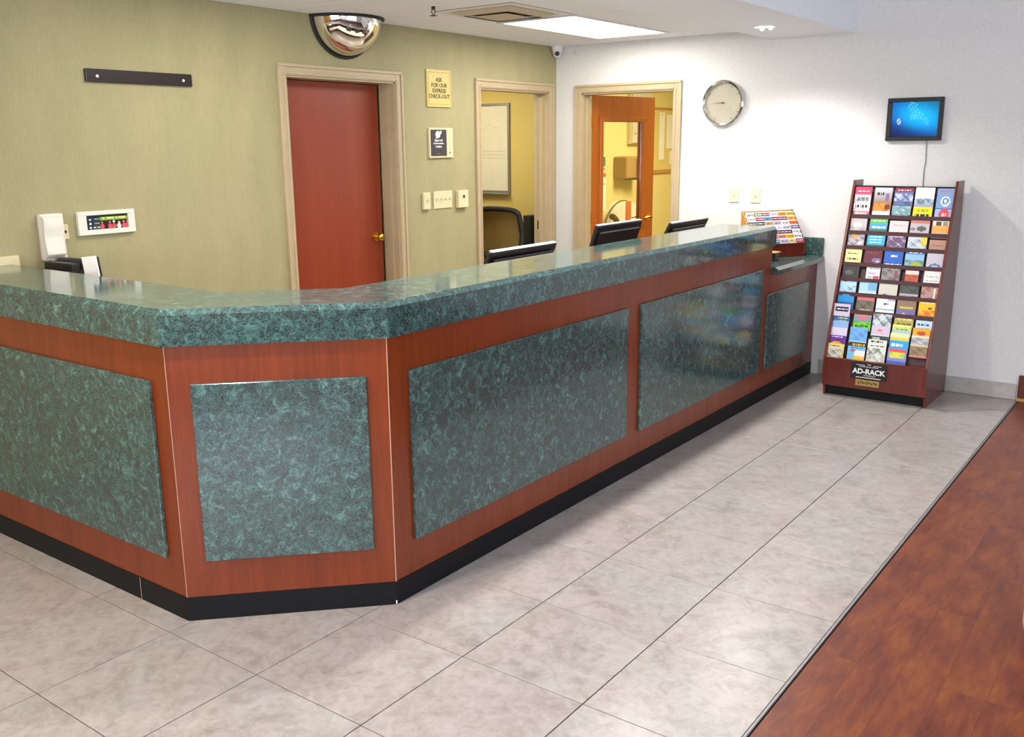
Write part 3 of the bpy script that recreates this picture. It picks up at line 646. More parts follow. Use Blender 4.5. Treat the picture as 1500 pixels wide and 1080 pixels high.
# small screen
T = thing('wall_screen', (.433, YF, 1.606), 'small black framed screen showing a blue underwater picture on the far wall', 'screen')
SW, SH = .338, .266; bm = bmesh.new()
for t in ((0, SW, 0, .026), (0, SW, SH-.026, SH), (0, .03, .026, SH-.026), (SW-.026, SW, .026, SH-.026)): B(bm, t[0], t[1], -.03, 0, t[2], t[3])
bev(bm, .003); part(T, 'bezel', bm, 'black_plastic')
def swirl(u, v):
    d = abs(v - (.95 - 1.25*u + .55*u*u)); g = math.exp(-((v-(.75-.35*u))**2)*5 - (u-.6)**2*1.6)
    a = (.0, .05+.10*g+.15*v*u, .30+.35*g); a = tuple(x+y for x, y in zip(a, (0, .42*g, .62*g)))
    k = math.exp(-((u-.16)/.05)**2-((v-.44)/.09)**2)
    if (int(u*38)+int(v*31)*3) % 4 and k > .35: return (.55, .62, .9)
    s = math.exp(-((v-(.9-1.15*(u-.36)))**2)*60)*(1 if .34 < u < .8 and v > .3 else 0)+math.exp(-((u-.47)**2)*180)*(1 if v > .5 else 0)
    if s > .5 and math.sin(u*71+v*33)*math.sin(v*57-u*20) > .15: return (.12, .72, .95)
    q = 1/(1+math.exp(-(v-(.36-.38*u))*14)); e = .35+.65*math.exp(-((u-.58)**2+(v-.62)**2)*3.2)
    return (a[0]*q, a[1]*(.3+.7*q)*e, a[2]*(.5+.5*q)*(.4+.6*e))
me = printed(SW-.056, SH-.052, .002, 44, 34, swirl, mat='screen'); link('picture', me, T, (.03, -.02, .026))
bm = bmesh.new(); tube(bm, [(.685, YF-.004, 1.61), (.684, YF-.004, 1.56), (.688, YF-.004, 1.48), (.682, YF-.004, 1.42), (.684, YF-.004, 1.33), (.684, YF-.004, .9)], .003, 6)
tag(link('power_cable', mesh('power_cable', bm, 'gray_plastic')), 'thin grey cable running down the wall from the small blue screen', 'cable')

# ------------------------------------------------------------------ tall brochure rack
RX0, RX1, RYF, RYB = .302, .937, 3.872, 4.40
RK = thing('brochure_rack', ((RX0+RX1)/2, 4.15, 0), 'tall dark cherry brochure rack with sloping pockets standing at the far wall', 'rack')
prof = [(RYF+.07, .001), (RYF+.07, .065), (RYF, .065), (RYF, .257), (4.235, 1.365), (RYB, 1.365), (RYB, .001)]
prof = [(RYF+.035, .001), (RYF+.03, .06), (RYF, .075), (RYF, .257), (RYF+.33*(1.36-.257), 1.362), (RYB, 1.362), (RYB, .001)]
for x0, x1 in ((RX0, RX0+.016), (RX1-.016, RX1)):
    bm = bmesh.new(); prismx(bm, prof, x0, x1); bev(bm, .0015); part(RK, 'side_panel', bm, 'rack_wood', world=True)
part(RK, 'front_panel', bxb(.001, (RX0+.016, RX1-.016, RYF+.002, RYF+.018, .072, .257)), 'rack_wood', world=True)
part(RK, 'toe_kick', bb((RX0+.016, RX1-.016, RYF+.06, RYF+.075, .001, .072)), 'black_base', world=True)
part(RK, 'back_panel', bb((RX0+.016, RX1-.016, RYB-.012, RYB, .001, 1.318)), 'rack_wood', world=True)
def slope_y(z, off=0): return RYF + .33*(z-.257) + off
# sloping backing
bm = bmesh.new(); prismx(bm, [(slope_y(.257, .062), .257), (slope_y(1.32, .045), 1.32), (slope_y(1.32, .055), 1.32), (slope_y(.257, .072), .257)], RX0+.016, RX1-.016); part(RK, 'pocket_back', bm, 'maroon', world=True)
bm = bmesh.new(); B(bm, RX0+.016, RX1-.016, slope_y(.25, .018), slope_y(.25, .075), .245, .257); part(RK, 'bottom_shelf', bm, 'rack_wood', world=True)
bm = bmesh.new(); B(bm, RX0+.016, RX1-.016, slope_y(1.32, .028), slope_y(1.32, .06), 1.318, 1.326); part(RK, 'top_rail', bm, 'black_base', world=True)
for z in (1.136, 1.035, .942, .837, .743, .652, .545):
    bm = bmesh.new(); y = slope_y(z); prismx(bm, [(y+.012, z-.012), (y+.016, z+.012), (y+.020, z+.012), (y+.060, z-.002), (y+.060, z-.012)], RX0+.016, RX1-.016); part(RK, 'pocket_lip', bm, 'maroon', world=True)
# signs on the front
T = RK
part(RK, 'sign_plate', bb((.482, .702, RYF-.003, RYF+.002, .142, .245)), 'ink_black', world=True, label='black plate reading AD-RACK')
def ptext(s, size, mat, x, z, y, sx=1, bold=0): link('lettering', text_mesh(s, size, mat, ext=.0006, bold=bold, sx=sx), RK, (x-RK.location.x, y-RK.location.y, z))
ptext('AD-RACK', .045, 'paper_white', .592, .190, RYF-.0038, 1.0, .0016)
ptext('THE', .012, 'paper_white', .592, .236, RYF-.0038); ptext('ADVERTISING DISPLAY', .0105, 'paper_white', .592, .222, RYF-.0038, 1.1)
ptext('DISTRIBUTED BY', .010, 'paper_white', .60, .165, RYF-.0038)
bm = bb((.515, .668, RYF-.0036, RYF-.003, .150, .154), (.515, .565, RYF-.0036, RYF-.003, .230, .233), (.62, .668, RYF-.0036, RYF-.003, .230, .233)); part(RK, 'rule_line', bm, 'paper_white', world=True)
part(RK, 'name_plate', bxb(.0005, (.515, .66, RYF-.002, RYF+.002, .097, .137)), 'gold_plate', world=True, label='small gold plate')
bm = bmesh.new()
for i in range(9): xx = .53+i*.0135; B(bm, xx, xx+.009, RYF-.0026, RYF-.0019, .109+.004*(i % 2), .121+.004*((i*2) % 3))
part(RK, 'plate_marks', bm, 'sign_ink', world=True)

CX = [(.321, .428), (.444, .556), (.566, .682), (.692, .808), (.820, .926)]
def bro(col, zt, zb, base, items, lab, dx=0, w=None, curl=0, big=False, off=.024):
    """one brochure; zt/zb = visible top and bottom heights on the sloping front, it continues behind its pocket lip"""
    xa, xb = CX[col]; w = w or (xb-xa-.004); h = zt-zb+.012; s = .23
    L = h*math.sqrt(1+s*s)
    me = printed(w, L, .006, 20, max(10, int(L/.006)), painter(base, items, seed=int(zt*1000)+col), name='brochure', curl=curl)
    z0 = zb-.012; o = link('brochure', me, None, (xa+.002+dx, slope_y(zb, off)-s*.0, z0), (-math.atan(s), 0, 0))
    tag(o, lab, 'brochure', 'brochures in the tall rack'); return o
Tw = lambda c, v, u0=.15, u1=.85, h=.05: ('t', c, v, h, u0, u1)
# top row, five full-height brochures plus two standing in front
bro(0, 1.319, 1.148, '#b9b9bd', [('b', '#d83a62', .74, 1), Tw('#f5d0da', .86), Tw('#6b6b70', .62), Tw('#6b6b70', .55), ('b', '#e5e5e8', .3, .42), Tw('#33353a', .34, .1, .9, .08), ('b', '#c45a60', .03, .16), Tw('#f0e8e8', .09)], 'white brochure with a pink header, top row of the tall rack, first from the left')
bro(1, 1.317, 1.148, '#b8bcc8', [('g', '#8a6a5a', '#c5cad6', .45, 1), Tw('#2c2c30', .78, .15, .55, .12), ('b', '#7a5e8a', .55, .8, .65, .85), ('b', '#e08a20', .2, .48), ('n', '#a03a18', .2, .48, .3), ('b', '#d2d4dc', 0, .18), ('d', '#5a2c26', .8, .34, .16)], 'grey and orange brochure, top row of the tall rack, second from the left')
bro(2, 1.318, 1.21, '#5a6a9a', [('b', '#7c2a3c', .78, 1), Tw('#e8d0d0', .88), ('n', '#d8dce4', .3, .7, .1), ('n', '#3a3e5e', 0, .35, .3)], 'maroon-headed brochure with a boat picture, behind a teal one, top row middle')
bro(2, 1.206, 1.145, '#6fa0a8', [('n', '#1e3e44', 0, 1, .2), ('n', '#dfe9ea', .3, 1, .5), Tw('#e8f0f0', .9)], 'small teal and white brochure at the middle of the top row, standing in front', off=.017)
bro(3, 1.322, 1.143, '#a9bcdc', [('b', '#dfe4ec', .62, 1), ('n', '#4a5a44', .42, .66, -.1), ('b', '#f0e21c', .0, .38), ('t', '#1a1a10', .1, .1, .12, .85), Tw('#b0a418', .26, .2, .8, .08), ('b', '#9aa0b8', .38, .46)], 'brochure with pale sky picture and bright yellow lower half, top row fourth from the left')
bro(4, 1.318, 1.140, '#7d9cc8', [Tw('#b07a90', .9), ('d', '#dde6f2', .52, .6, .26), ('d', '#3f6fb0', .52, .6, .17), ('d', '#dde6f2', .52, .6, .10), ('b', '#9ab4dc', 0, .36), ('b', '#3c64a4', .34, .39), ('d', '#d84a5c', .52, .18, .30), Tw('#f4c8cc', .17, .35, .7, .08)], 'blue brochure with a ring emblem and a red disc, top row at the right end')
# row 2
bro(0, 1.122, 1.045, '#b8aeb2', [('d', '#d4ccd0', .45, .55, .28), ('n', '#8a7c82', 0, .4, .3)], 'pale grey-pink brochure, second row of the tall rack, left end')
bro(1, 1.126, 1.040, '#3f9ad0', [('b', '#5cae5a', .66, 1), Tw('#dcf0d8', .84), ('b', '#2c6a5a', 0, .3), ('t', '#d8e8f0', .44, .1, .05, .95)], 'green-headed blue landscape brochure, second row second from the left')
bro(2, 1.115, 1.035, '#d9c8c8', [Tw('#b09aa0', .7)], 'plain pale pink card, second row of the tall rack, middle')
bro(3, 1.122, 1.035, '#b9b2b8', [('b', '#c27a70', .82, 1), ('d', '#56584c', .6, .5, .26), ('d', '#7a7a80', .15, .45, .14), ('b', '#e6e2e4', 0, .14)], 'brochure with a rocky picture and red top edge, second row fourth from the left')
bro(4, 1.125, 1.030, '#e0a850', [('b', '#d8cec0', .72, 1), ('b', '#4a4a44', .74, .92, .2, .5), ('b', '#8a8a7c', .74, .92, .6, .85), ('g', '#b8a8a8', '#e8a040', 0, .55)], 'golden field brochure, second row of the tall rack, right end')
# row 3
bro(0, 1.030, .950, '#b0a8b4', [('n', '#3a343c', 0, 1, .2), ('d', '#c8963c', .4, .78, .22), ('d', '#e8e4e8', .75, .35, .14), ('b', '#7a64a0', 0, .16)], 'busy grey and purple brochure, third row of the tall rack, left end')
bro(1, 1.027, .945, '#38a8cc', [Tw('#e6f6fa', .84), Tw('#e6f6fa', .64), Tw('#e6f6fa', .46), ('b', '#2c5c54', 0, .3)], 'turquoise brochure with white print lines, third row second from the left')
bro(2, 1.028, .942, '#6a4a6c', [('n', '#344a78', 0, .8, 0), ('n', '#c8b8c8', .2, 1, .55), ('b', '#b83850', 0, .16), Tw('#e8c8d0', .9)], 'purple brochure with a dark car picture, third row of the tall rack, middle')
bro(3, 1.026, .938, '#c8ccd4', [('b', '#e2c83c', .4, 1, .7, 1), ('n', '#4c6a8c', .2, .8, .3), ('n', '#6fb4cc', 0, .4, .2)], 'pale blue brochure with a yellow corner, third row fourth from the left')
bro(4, 1.010, .935, '#b08474', [('b', '#c6b2ae', 0, .3), ('t', '#8a5c50', .6, .06, .2, .8)], 'tan-pink brochure, third row of the tall rack, right end')
# row 4
bro(0, .930, .856, '#e4dc94', [Tw('#4c4c30', .66, .15, .8, .1), Tw('#4c4c30', .3, .15, .8, .14)], 'pale yellow card with dark print, fourth row left end')
bro(1, .934, .850, '#5e1f30', [('d', '#7c6a98', .7, .3, .26), ('d', '#c8c0d8', .78, .22, .10), Tw('#84404c', .8)], 'dark maroon brochure, fourth row second from the left')
bro(2, .936, .846, '#1f5cb8', [Tw('#e8f0fa', .64, .3, .7, .14), ('t', '#f2f6fc', .12, .14, .05, .95)], 'bright blue brochure with white lettering marks, fourth row middle')
bro(3, .936, .842, '#8ab4e0', [('b', '#3c6cb0', .84, 1), ('n', '#50763c', 0, .5, -.5), ('d', '#a0b040', .6, .2, .3), Tw('#e8f0fa', .9)], 'blue sky brochure with a green field, fourth row fourth from the left')
bro(4, .930, .835, '#bcb8c6', [('d', '#5a6c94', .5, .2, .36), ('d', '#a8b4cc', .5, .18, .24), Tw('#c49aa4', .78)], 'lilac-grey brochure with a blue dome picture, fourth row right end')
# row 5
bro(0, .828, .752, '#2e2c30', [('d', '#a8a8ac', .35, .6, .12), ('d', '#57565a', .4, .5, .26)], 'near-black brochure with a pale spot, fifth row left end')
bro(1, .838, .748, '#d8d4dc', [Tw('#8a6c78', .8, .1, .9), Tw('#b04858', .5, .2, .7, .08), ('b', '#b04858', .2, .34, .55, .95), ('t', '#5c4a64', .25, .08, .1, .5)], 'white card with red print, fifth row second from the left', dx=.027, w=.085)
bro(2, .832, .745, '#8c8684', [('n', '#4a4444', 0, 1, .1), ('b', '#7a5050', .1, .8, .72, .85), Tw('#c8c4c4', .92)], 'grey patterned brochure, fifth row middle')
bro(3, .820, .748, '#b8583c', [('b', '#d8c8c4', .72, 1), ('n', '#8c3c28', 0, .7, .3)], 'small orange-red card in the mostly empty pocket, fifth row fourth from the left', dx=.018, w=.078)
bro(4, .836, .738, '#e0dad8', [Tw('#8ca890', .6, .15, .9), Tw('#a8a8b0', .35, .15, .9)], 'off-white folded card, fifth row right end')
# row 6
bro(0, .738, .662, '#a8cce0', [('n', '#3c4c40', 0, .6, .45), ('t', '#20242c', .9, .08, .1, .4)], 'pale blue sky brochure with dark trees, sixth row left end')
bro(1, .742, .658, '#9ec8e4', [('b', '#6ca4d0', .35, .8, .5, 1), ('b', '#dce8f0', 0, .26), Tw('#5880a8', .14)], 'light blue brochure, sixth row second from the left')
bro(2, .742, .652, '#c2c0b4', [('d', '#3c2c84', .35, .12, .24)], 'plain grey-beige brochure with a violet corner, sixth row middle')
bro(3, .738, .650, '#4a504c', [('b', '#b0a4b0', .30, .42), ('n', '#7c7c84', .0, .28, 0), ('n', '#30382c', .45, 1, 0)], 'dark grey landscape brochure, sixth row fourth from the left')
bro(4, .735, .648, '#b48c80', [('n', '#6c3c34', 0, 1, .3), ('b', '#e8dcd4', 0, .9, .68, .78), ('b', '#e8e4e0', 0, .12, .3, 1)], 'brownish portrait brochure, sixth row right end')
# row 7
bro(0, .648, .560, '#2c88c4', [Tw('#9ccdea', .82), ('b', '#1c5c94', 0, .5)], 'strong blue brochure, seventh row left end', curl=.004)
bro(1, .645, .552, '#6a6454', [('b', '#c8646c', .76, 1), ('n', '#2c3020', .1, .7, .4), Tw('#c8c0a0', .2)], 'red-topped olive brochure, seventh row second from the left')
bro(2, .645, .552, '#dcdce4', [('t', '#3c4c3c', .62, .12, .35, .7), ('b', '#6c9c94', .3, .36), ('b', '#b8a8cc', .8, 1, .6, 1)], 'white brochure with a small dark mark, seventh row middle')
bro(3, .645, .548, '#8a6c5c', [('b', '#b4b83c', .48, .6, .15, .85), ('b', '#6c64a0', .1, .42), ('d', '#c0ac70', .4, .2, .10)], 'brown brochure with a yellow-green band, seventh row fourth from the left')
bro(4, .650, .545, '#e8b820', [('n', '#c84c18', 0, .5, -.2), ('b', '#5c2018', 0, .18), ('d', '#5c4010', .65, .6, .12), Tw('#f8f0c0', .88)], 'yellow and red brochure, seventh row right end')
# lower overlapping rows
k_ = dict(off=.020)
bro(0, .590, .525, '#c8b8cc', [('b', '#182038', .42, .78, .08, .9), Tw('#e8ecf4', .6, .15, .85)], 'pale brochure with a navy title bar, below the strong blue one, left column', dx=-.008, off=.004)
bro(0, .522, .480, '#3c74ac', [('b', '#c87870', .78, 1), Tw('#d8d870', .55, .25, .9, .2), Tw('#c0dc70', .2, .3, .8, .2)], 'blue brochure with yellow-green print, left column below the navy title bar', dx=-.006, **k_)
bro(0, .481, .442, '#8cacd8', [Tw('#c8d8ec', .7)], 'plain light blue brochure, left column of the lower rows', dx=-.008, **k_)
bro(0, .440, .394, '#d4c8dc', [Tw('#f0ecf4', .7), ('b', '#3c4058', 0, .12)], 'pale lilac brochure, left column, just above the purple one', dx=-.008, **k_)
bro(0, .392, .340, '#5c2c84', [Tw('#e8dcf0', .85), ('d', '#e88c3c', .45, .2, .3), ('d', '#f0d040', .4, .1, .14)], 'purple brochure with an orange sunburst, left column second from the bottom', dx=-.008, **k_)
bro(0, .342, .264, '#d8c870', [('b', '#c8c4bc', .08, .72, .12, .86), ('n', '#50504c', .08, .6, .15), Tw('#5c5428', .86, .15, .7, .08)], 'yellow-bordered brochure with a grey animal picture, bottom of the left column', dx=-.008, off=.017)
bro(1, .543, .482, '#7090a0', [('b', '#d88c48', .72, 1), ('d', '#c86c84', .5, .5, .3), ('n', '#407c8c', 0, .3, 0)], 'orange-topped blue-green brochure, second column of the lower rows', **k_)
bro(1, .490, .446, '#6cc038', [('n', '#204c20', 0, 1, .5), Tw('#205018', .5, .1, .9, .2)], 'bright green brochure strip, second column of the lower rows', dx=.002, **k_)
bro(1, .452, .368, '#70a8dc', [('n', '#4880c0', .2, .9, .3), ('b', '#a4c8ec', 0, .1)], 'sky blue brochure, second column below the bright green strip', dx=-.008, **k_)
bro(1, .362, .330, '#30281c', [('t', '#d0b020', .7, .3, .1, .9)], 'black brochure edge with yellow print, second column near the bottom', dx=-.002, **k_)
bro(1, .338, .262, '#78b4d8', [('b', '#e0e0dc', .2, .7, .4, 1), ('b', '#e0b840', 0, .34, .36, 1), ('d', '#c05870', .3, .7, .16), Tw('#2c5c94', .92)], 'blue, white and yellow brochure, bottom of the second column', dx=-.004, off=.017)
bro(2, .548, .42, '#c4d0d4', [('n', '#28303c', .50, 1, .05), ('b', '#c8b8cc', .08, .46), ('b', '#e0a8b8', .14, .36, .32, .66), Tw('#80606c', .28, .36, .6, .06)], 'tall white brochure with black scribbled heading, middle column', dx=-.002, **k_)
bro(2, .414, .380, '#34343c', [('b', '#a4b09c', .3, .8, .1, .5)], 'dark brochure edge between two white ones, middle column', **k_)
bro(2, .392, .256, '#d8dcd0', [('n', '#24382c', 0, .62, .0), ('n', '#e4dcd0', 0, .4, .45), Tw('#303830', .92, .1, .8, .05), Tw('#303830', .75, .1, .9, .05)], 'white and green floral brochure, bottom of the middle column', dx=-.006, off=.017)
bro(3, .540, .492, '#a89c50', [Tw('#e0d898', .8, .05, .95, .2), Tw('#584c1c', .35, .1, .9, .2)], 'olive brochure with pale lettering, fourth column of the lower rows', **k_)
bro(3, .494, .438, '#c8d058', [Tw('#f0f0c0', .85, .1, .9, .1), ('b', '#a4bcc0', 0, .55), Tw('#3c7040', .62, .2, .8, .1)], 'lime green brochure, fourth column of the lower rows', dx=-.004, **k_)
bro(3, .442, .400, '#d4d8a0', [('b', '#d8c040', .2, .5), ('b', '#8cb4c8', 0, .2)], 'pale yellow brochure strip, fourth column below the lime green one', dx=-.008, **k_)
bro(3, .398, .345, '#2c9cd0', [Tw('#e0f0c8', .6, .1, .7, .3), ('b', '#1c70a8', .0, .2)], 'vivid blue brochure, fourth column second from the bottom', dx=-.006, **k_)
bro(3, .354, .258, '#7c84c4', [('b', '#d85050', .80, .94, .05, .95), ('b', '#d8d048', .42, .80, .1, .9), ('n', '#78b068', .42, .8, .3), ('b', '#4858ac', .05, .25)], 'rainbow striped brochure, bottom of the fourth column', dx=-.006, off=.017)
bro(4, .530, .480, '#b8d0e0', [Tw('#204c78', .6, .12, .8, .2), Tw('#688ca8', .25)], 'pale blue brochure with dark blue print, right column of the lower rows', **k_)
bro(4, .484, .428, '#e0a028', [('d', '#b04c18', .5, .55, .28), Tw('#f8e8a0', .9)], 'orange-yellow brochure, right column of the lower rows', dx=-.010, **k_)
bro(4, .440, .384, '#8c8c94', [('n', '#c8ccd0', .2, .8, .1), ('b', '#d8d0b8', .8, 1)], 'grey picture brochure, right column below the orange-yellow one', dx=-.010, **k_)
bro(4, .388, .322, '#8c7c60', [('n', '#5c4c34', 0, 1, .2), ('b', '#c8786c', 0, .14), ('b', '#c8b898', .88, 1)], 'brown picture brochure, lowest of the right column above the empty slot', dx=-.010, **k_)

# ------------------------------------------------------------------ countertop brochure rack (turned in the corner)
TH5 = 1.014; CR = thing('countertop_rack', (-.016, 4.312, .846), 'small wooden rack of cards standing at an angle on the low green counter', 'rack', rot=TH5)
CW, CH_, CD, HB = .418, .304, .166, .093
# local: x from -CW..0, y from 0 (front) to CD (back), z up
pr5 = [(0, 0), (0, HB), (CD-.012, CH_), (CD, CH_), (CD, 0)]
for x0, x1 in ((-CW, -CW+.009), (-.009, 0)):
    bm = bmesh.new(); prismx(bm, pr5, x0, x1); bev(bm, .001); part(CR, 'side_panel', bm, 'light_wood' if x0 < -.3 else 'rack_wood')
part(CR, 'front_panel', bxb(.001, (-CW+.009, -.009, .002, .014, 0, HB)), 'rack_wood')
part(CR, 'back_panel', bb((-CW+.009, -.009, CD-.008, CD, 0, CH_-.002)), 'light_wood')
bm = bmesh.new(); prismx(bm, [(.02, HB-.004), (CD-.012, CH_-.012), (CD-.008, CH_-.012), (.028, HB-.004)], -CW+.009, -.009); part(CR, 'sloping_back', bm, 'rack_wood')
pal = [['#c9c4bc', '#6f8a74', '#9a5a60', '#e0dede', '#e08a30', '#c8b830'], ['#d8d0dc', '#a04048', '#4c90b8', '#74283c', '#7c3c34', '#e8a428'], ['#44403c', '#3c4440', '#c89a60', '#b4b0cc', '#dcdce0', '#d87838'],
       ['#a83c3c', '#d8c8a0', '#5c7ca0', '#e4e4ea', '#c8c4d4', '#6c6c90'], ['#3c7858', '#d88c40', '#e0dcd0', '#4c3038', '#58383c', '#d8dce0'], ['#8c94b0', '#c8c8c8', '#a85048', '#c88478', '#e8b020', '#d4d4dc'], ['#d0c8d0', '#e0d8c8', '#506888', '#b0b0bc', '#cfc690', '#a04858']]
nm = {0: 'top', 1: 'second', 2: 'third', 3: 'fourth', 4: 'fifth', 5: 'sixth', 6: 'bottom'}; od = ['first', 'second', 'third', 'fourth', 'fifth', 'last']
sl = (CD-.012)/(CH_-HB)
cname = {}
for r_ in range(7):
    for c_ in range(6):
        zt = CH_-.006 - r_*(CH_-HB-.01)/7; zb = zt-.036; hexc = pal[r_][c_]
        wv = (CW-.022)/6; x0 = -CW+.011+c_*wv
        its = [('b', '#efeeec', .84, 1), Tw('#3c2c34' if sum(lin(hexc)) > .6 else '#e8e4e0', .5, .12, .88, .2), ('n', '#8c4450' if (r_+c_) % 2 else '#3c5070', .1, .45, .35)]
        h = zt-zb; yb_ = sl*(zb-HB)-.0035*1
        me = printed(wv-.002, h, .003, 12, 7, painter(hexc, its, seed=r_*10+c_), name='rack_card')
        loc = Matrix.Rotation(TH5, 4, 'Z') @ Vector((x0, yb_+.004, zb)); loc = Vector(CR.location) + loc
        o = link('rack_card', me, None, loc, (0, 0, 0)); o.rotation_mode = 'XYZ'
        o.rotation_euler = (Matrix.Rotation(TH5, 3, 'Z') @ Matrix.Rotation(-math.atan(.35), 3, 'X')).to_euler()
        tag(o, 'small card %s from the left in the %s row of the countertop rack' % (od[c_], nm[r_]) if c_ < 5 else 'small card at the right end of the %s row of the countertop rack' % nm[r_], 'card', 'cards in the countertop rack')
# little black card box with a pale lid at the bar end
T = thing('card_holder', (-.095, 3.93, .846), 'small black box with a tan lid on the low green counter at the bar end', 'box')
part(T, 'box', bxb(.002, (-.03, .03, -.03, .03, 0, .05)), 'black_plastic'); part(T, 'lid', bxb(.002, (-.075, .04, -.045, .04, .05, .058)), 'tan_box')

# ------------------------------------------------------------------ office contents (through door_2)
T = thing('whiteboard', (-3.40, 4.72, 1.19), 'large white wall planner board on the yellow office wall', 'whiteboard')
bm = bmesh.new(); bw = .575; bh = .77
for t in ((-bw, bw, 0, .02), (-bw, bw, bh-.02, bh), (-bw, -bw+.02, .02, bh-.02), (bw-.02, bw, .02, bh-.02)): B(bm, t[0], t[1], -.018, 0, t[2], t[3])
part(T, 'frame', bm, 'aluminium')
part(T, 'writing_surface', bb((-bw+.02, bw-.02, -.010, -.004, .02, bh-.02)), 'board_white')
bm = bmesh.new()
for z in (.36, .33, .30): B(bm, -bw+.05, bw-.05, -.0112, -.010, z, z+.003)
for k in range(9): xx = .10+k*.042; B(bm, xx, xx+.026, -.0112, -.010, .62-.018*(k % 4), .622-.018*(k % 4)); B(bm, xx-.02, xx+.012, -.0112, -.010, .54+.012*(k % 3), .542+.012*(k % 3))
part(T, 'pen_marks', bm, 'vent_tan')
part(T, 'tray', bxb(.003, (-bw+.1, bw, -.05, 0, -.015, 0)), 'aluminium')
T = thing('office_desk', (-3.0, 4.58, 0), 'desk against the yellow office wall behind the black chair', 'desk')
part(T, 'desktop', bxb(.003, (-.7, .68, -.14, .13, .71, .745)), 'dark_gray')
for xx in (-.68, .62): part(T, 'leg', bb((xx, xx+.04, -.12, .1, 0, .71)), 'dark_gray')
T = thing('office_chair', (-2.50, 4.10, 0), 'black office chair with a tan mesh back in the office doorway', 'chair')
def lathe_arc(): pass
bm = bmesh.new()
fr = smooth([(-.17, .0, .62), (-.205, .02, .72), (-.215, .035, .88), (-.205, .02, 1.03), (-.17, .0, 1.085), (0, -.02, 1.10), (.17, 0, 1.085), (.205, .02, 1.03), (.215, .035, .88), (.205, .02, .72), (.17, 0, .62), (0, -.02, .60)])
tube(bm, fr, .022, 8, True); part(T, 'back_frame', bm, 'black_plastic', True)
bm = bmesh.new(); g = [[bm.verts.new((xx*(.19 if 1 else 0), .02+.012*abs(xx)-.03*(1-abs(xx))*.5, z)) for xx in [i/4-1 for i in range(9)]] for z in (.72, .80, .88, .96, 1.03, 1.08)]
for a, b in zip(g, g[1:]):
    for k in range(8): bm.faces.new((a[k], a[k+1], b[k+1], b[k]))
part(T, 'mesh_back', bm, 'chair_mesh', True)
bm = bmesh.new(); tube(bm, [(-.20, .02, .74), (-.08, -.03, .70), (0, -.035, .715), (.08, -.03, .70), (.20, .02, .74)], .018, 8); part(T, 'lumbar_bar', bm, 'black_plastic', True)
bm = bb((-.24, .24, -.48, -.02, .44, .51)); bev(bm, .03, 3); part(T, 'seat', bm, 'black_plastic', True)
bm = bmesh.new(); tube(bm, [(0, -.04, .62), (0, .0, .5), (0, -.1, .42)], .028, 8); part(T, 'back_stem', bm, 'black_plastic', True)
for s in (-1, 1):
    bm = bmesh.new(); tube(bm, [(s*.24, -.18, .46), (s*.29, -.18, .52), (s*.29, -.18, .66)], .015, 8); B(bm, s*.29-.035, s*.29+.035, -.30, -.06, .66, .69); part(T, 'armrest', bm, 'black_plastic', True)
bm = bmesh.new(); cyl(bm, (0, -.25, .08), .028, .36, 'Z', 16); part(T, 'gas_column', bm, 'dark_gray', True)
for k in range(5):
    a = 2*PI*k/5+.3; bm = bmesh.new(); tube(bm, [(0, -.25, .10), (.29*math.cos(a), -.25+.29*math.sin(a), .07)], .018, 8); lg = part(T, 'leg', bm, 'black_plastic', True)
    bm = bmesh.new(); cyl(bm, (.29*math.cos(a)-.01, -.25+.29*math.sin(a), .028), .027, .02, 'X', 14); part(lg, 'caster', bm, 'rubber', True)
T = thing('speaker', (-2.52, 4.60, .745), 'tall slim black desktop speaker on the office desk right of the chair', 'speaker')
part(T, 'cabinet', bxb(.004, (-.045, .045, -.06, .06, 0, .27)), 'black_plastic'); part(T, 'grille', bxb(.002, (-.038, .038, -.064, -.058, .03, .255)), 'rubber')
T = thing('paper_stack', (-2.66, 4.56, .745), 'small stack of white papers on the office desk', 'paper')
part(T, 'sheets', bxb(.001, (-.06, .04, -.07, .07, 0, .04)), 'paper_white'); part(T, 'top_sheet', bb((-.058, .045, -.066, .072, .04, .041)), 'paper_white')

# ------------------------------------------------------------------ back room contents (through door_3)
XW = -2.75; RW = PI/2
def wthing(name, y, z, label, cat): return thing(name, (XW, y, z), label, cat, rot=RW)
T = wthing('notice_board', 7.05, 1.29, 'pale wood-framed notice board on the back room wall, right of the open door', 'notice board')
bm = bmesh.new(); w, h = 1.1, .69
for t in ((0, w, 0, .035), (0, w, h-.02, h), (0, .03, .035, h-.02), (w-.03, w, .035, h-.02)): B(bm, t[0], t[1], -.025, 0, t[2], t[3])
part(T, 'frame', bm, 'light_wood'); part(T, 'board', bb((.03, w-.03, -.012, -.003, .035, h-.02)), 'yellow_stripe')
for i, (yy, zz, ww, hh) in enumerate(((.25, .14, .12, .50), (.42, .26, .28, .36), (.50, .09, .2, .14))):
    T2 = wthing('notice_sheet', 7.05+yy, 1.29+zz, ['narrow tall white notice pinned beside the open door edge', 'large white notice sheet pinned on the back room board', 'small white notice under the large sheet'][i], 'paper'); part(T2, 'sheet', bb((0, ww, -.016, -.0135, 0, hh)), 'paper_white')
    part(T2, 'pin', bxb(.001, (ww/2-.006, ww/2+.006, -.022, -.016, hh-.03, hh-.018)), 'orange_cloth')
T = wthing('towel_dispenser', 6.36, 1.26, 'tan paper towel dispenser on the yellow wall, seen through the door glass', 'dispenser')
part(T, 'cover', bxb(.012, (0, .36, -.16, 0, 0, .22)), 'tan_box'); part(T, 'lever', bxb(.006, (.19, .26, -.185, -.155, .02, .20)), 'strap_brown'); part(T, 'chute', bxb(.004, (.18, .34, -.17, -.02, -.015, .0)), 'dark_gray')
T = wthing('wall_cabinet', 6.62, 1.60, 'pale cabinet high on the yellow wall, seen through the door glass', 'cabinet')
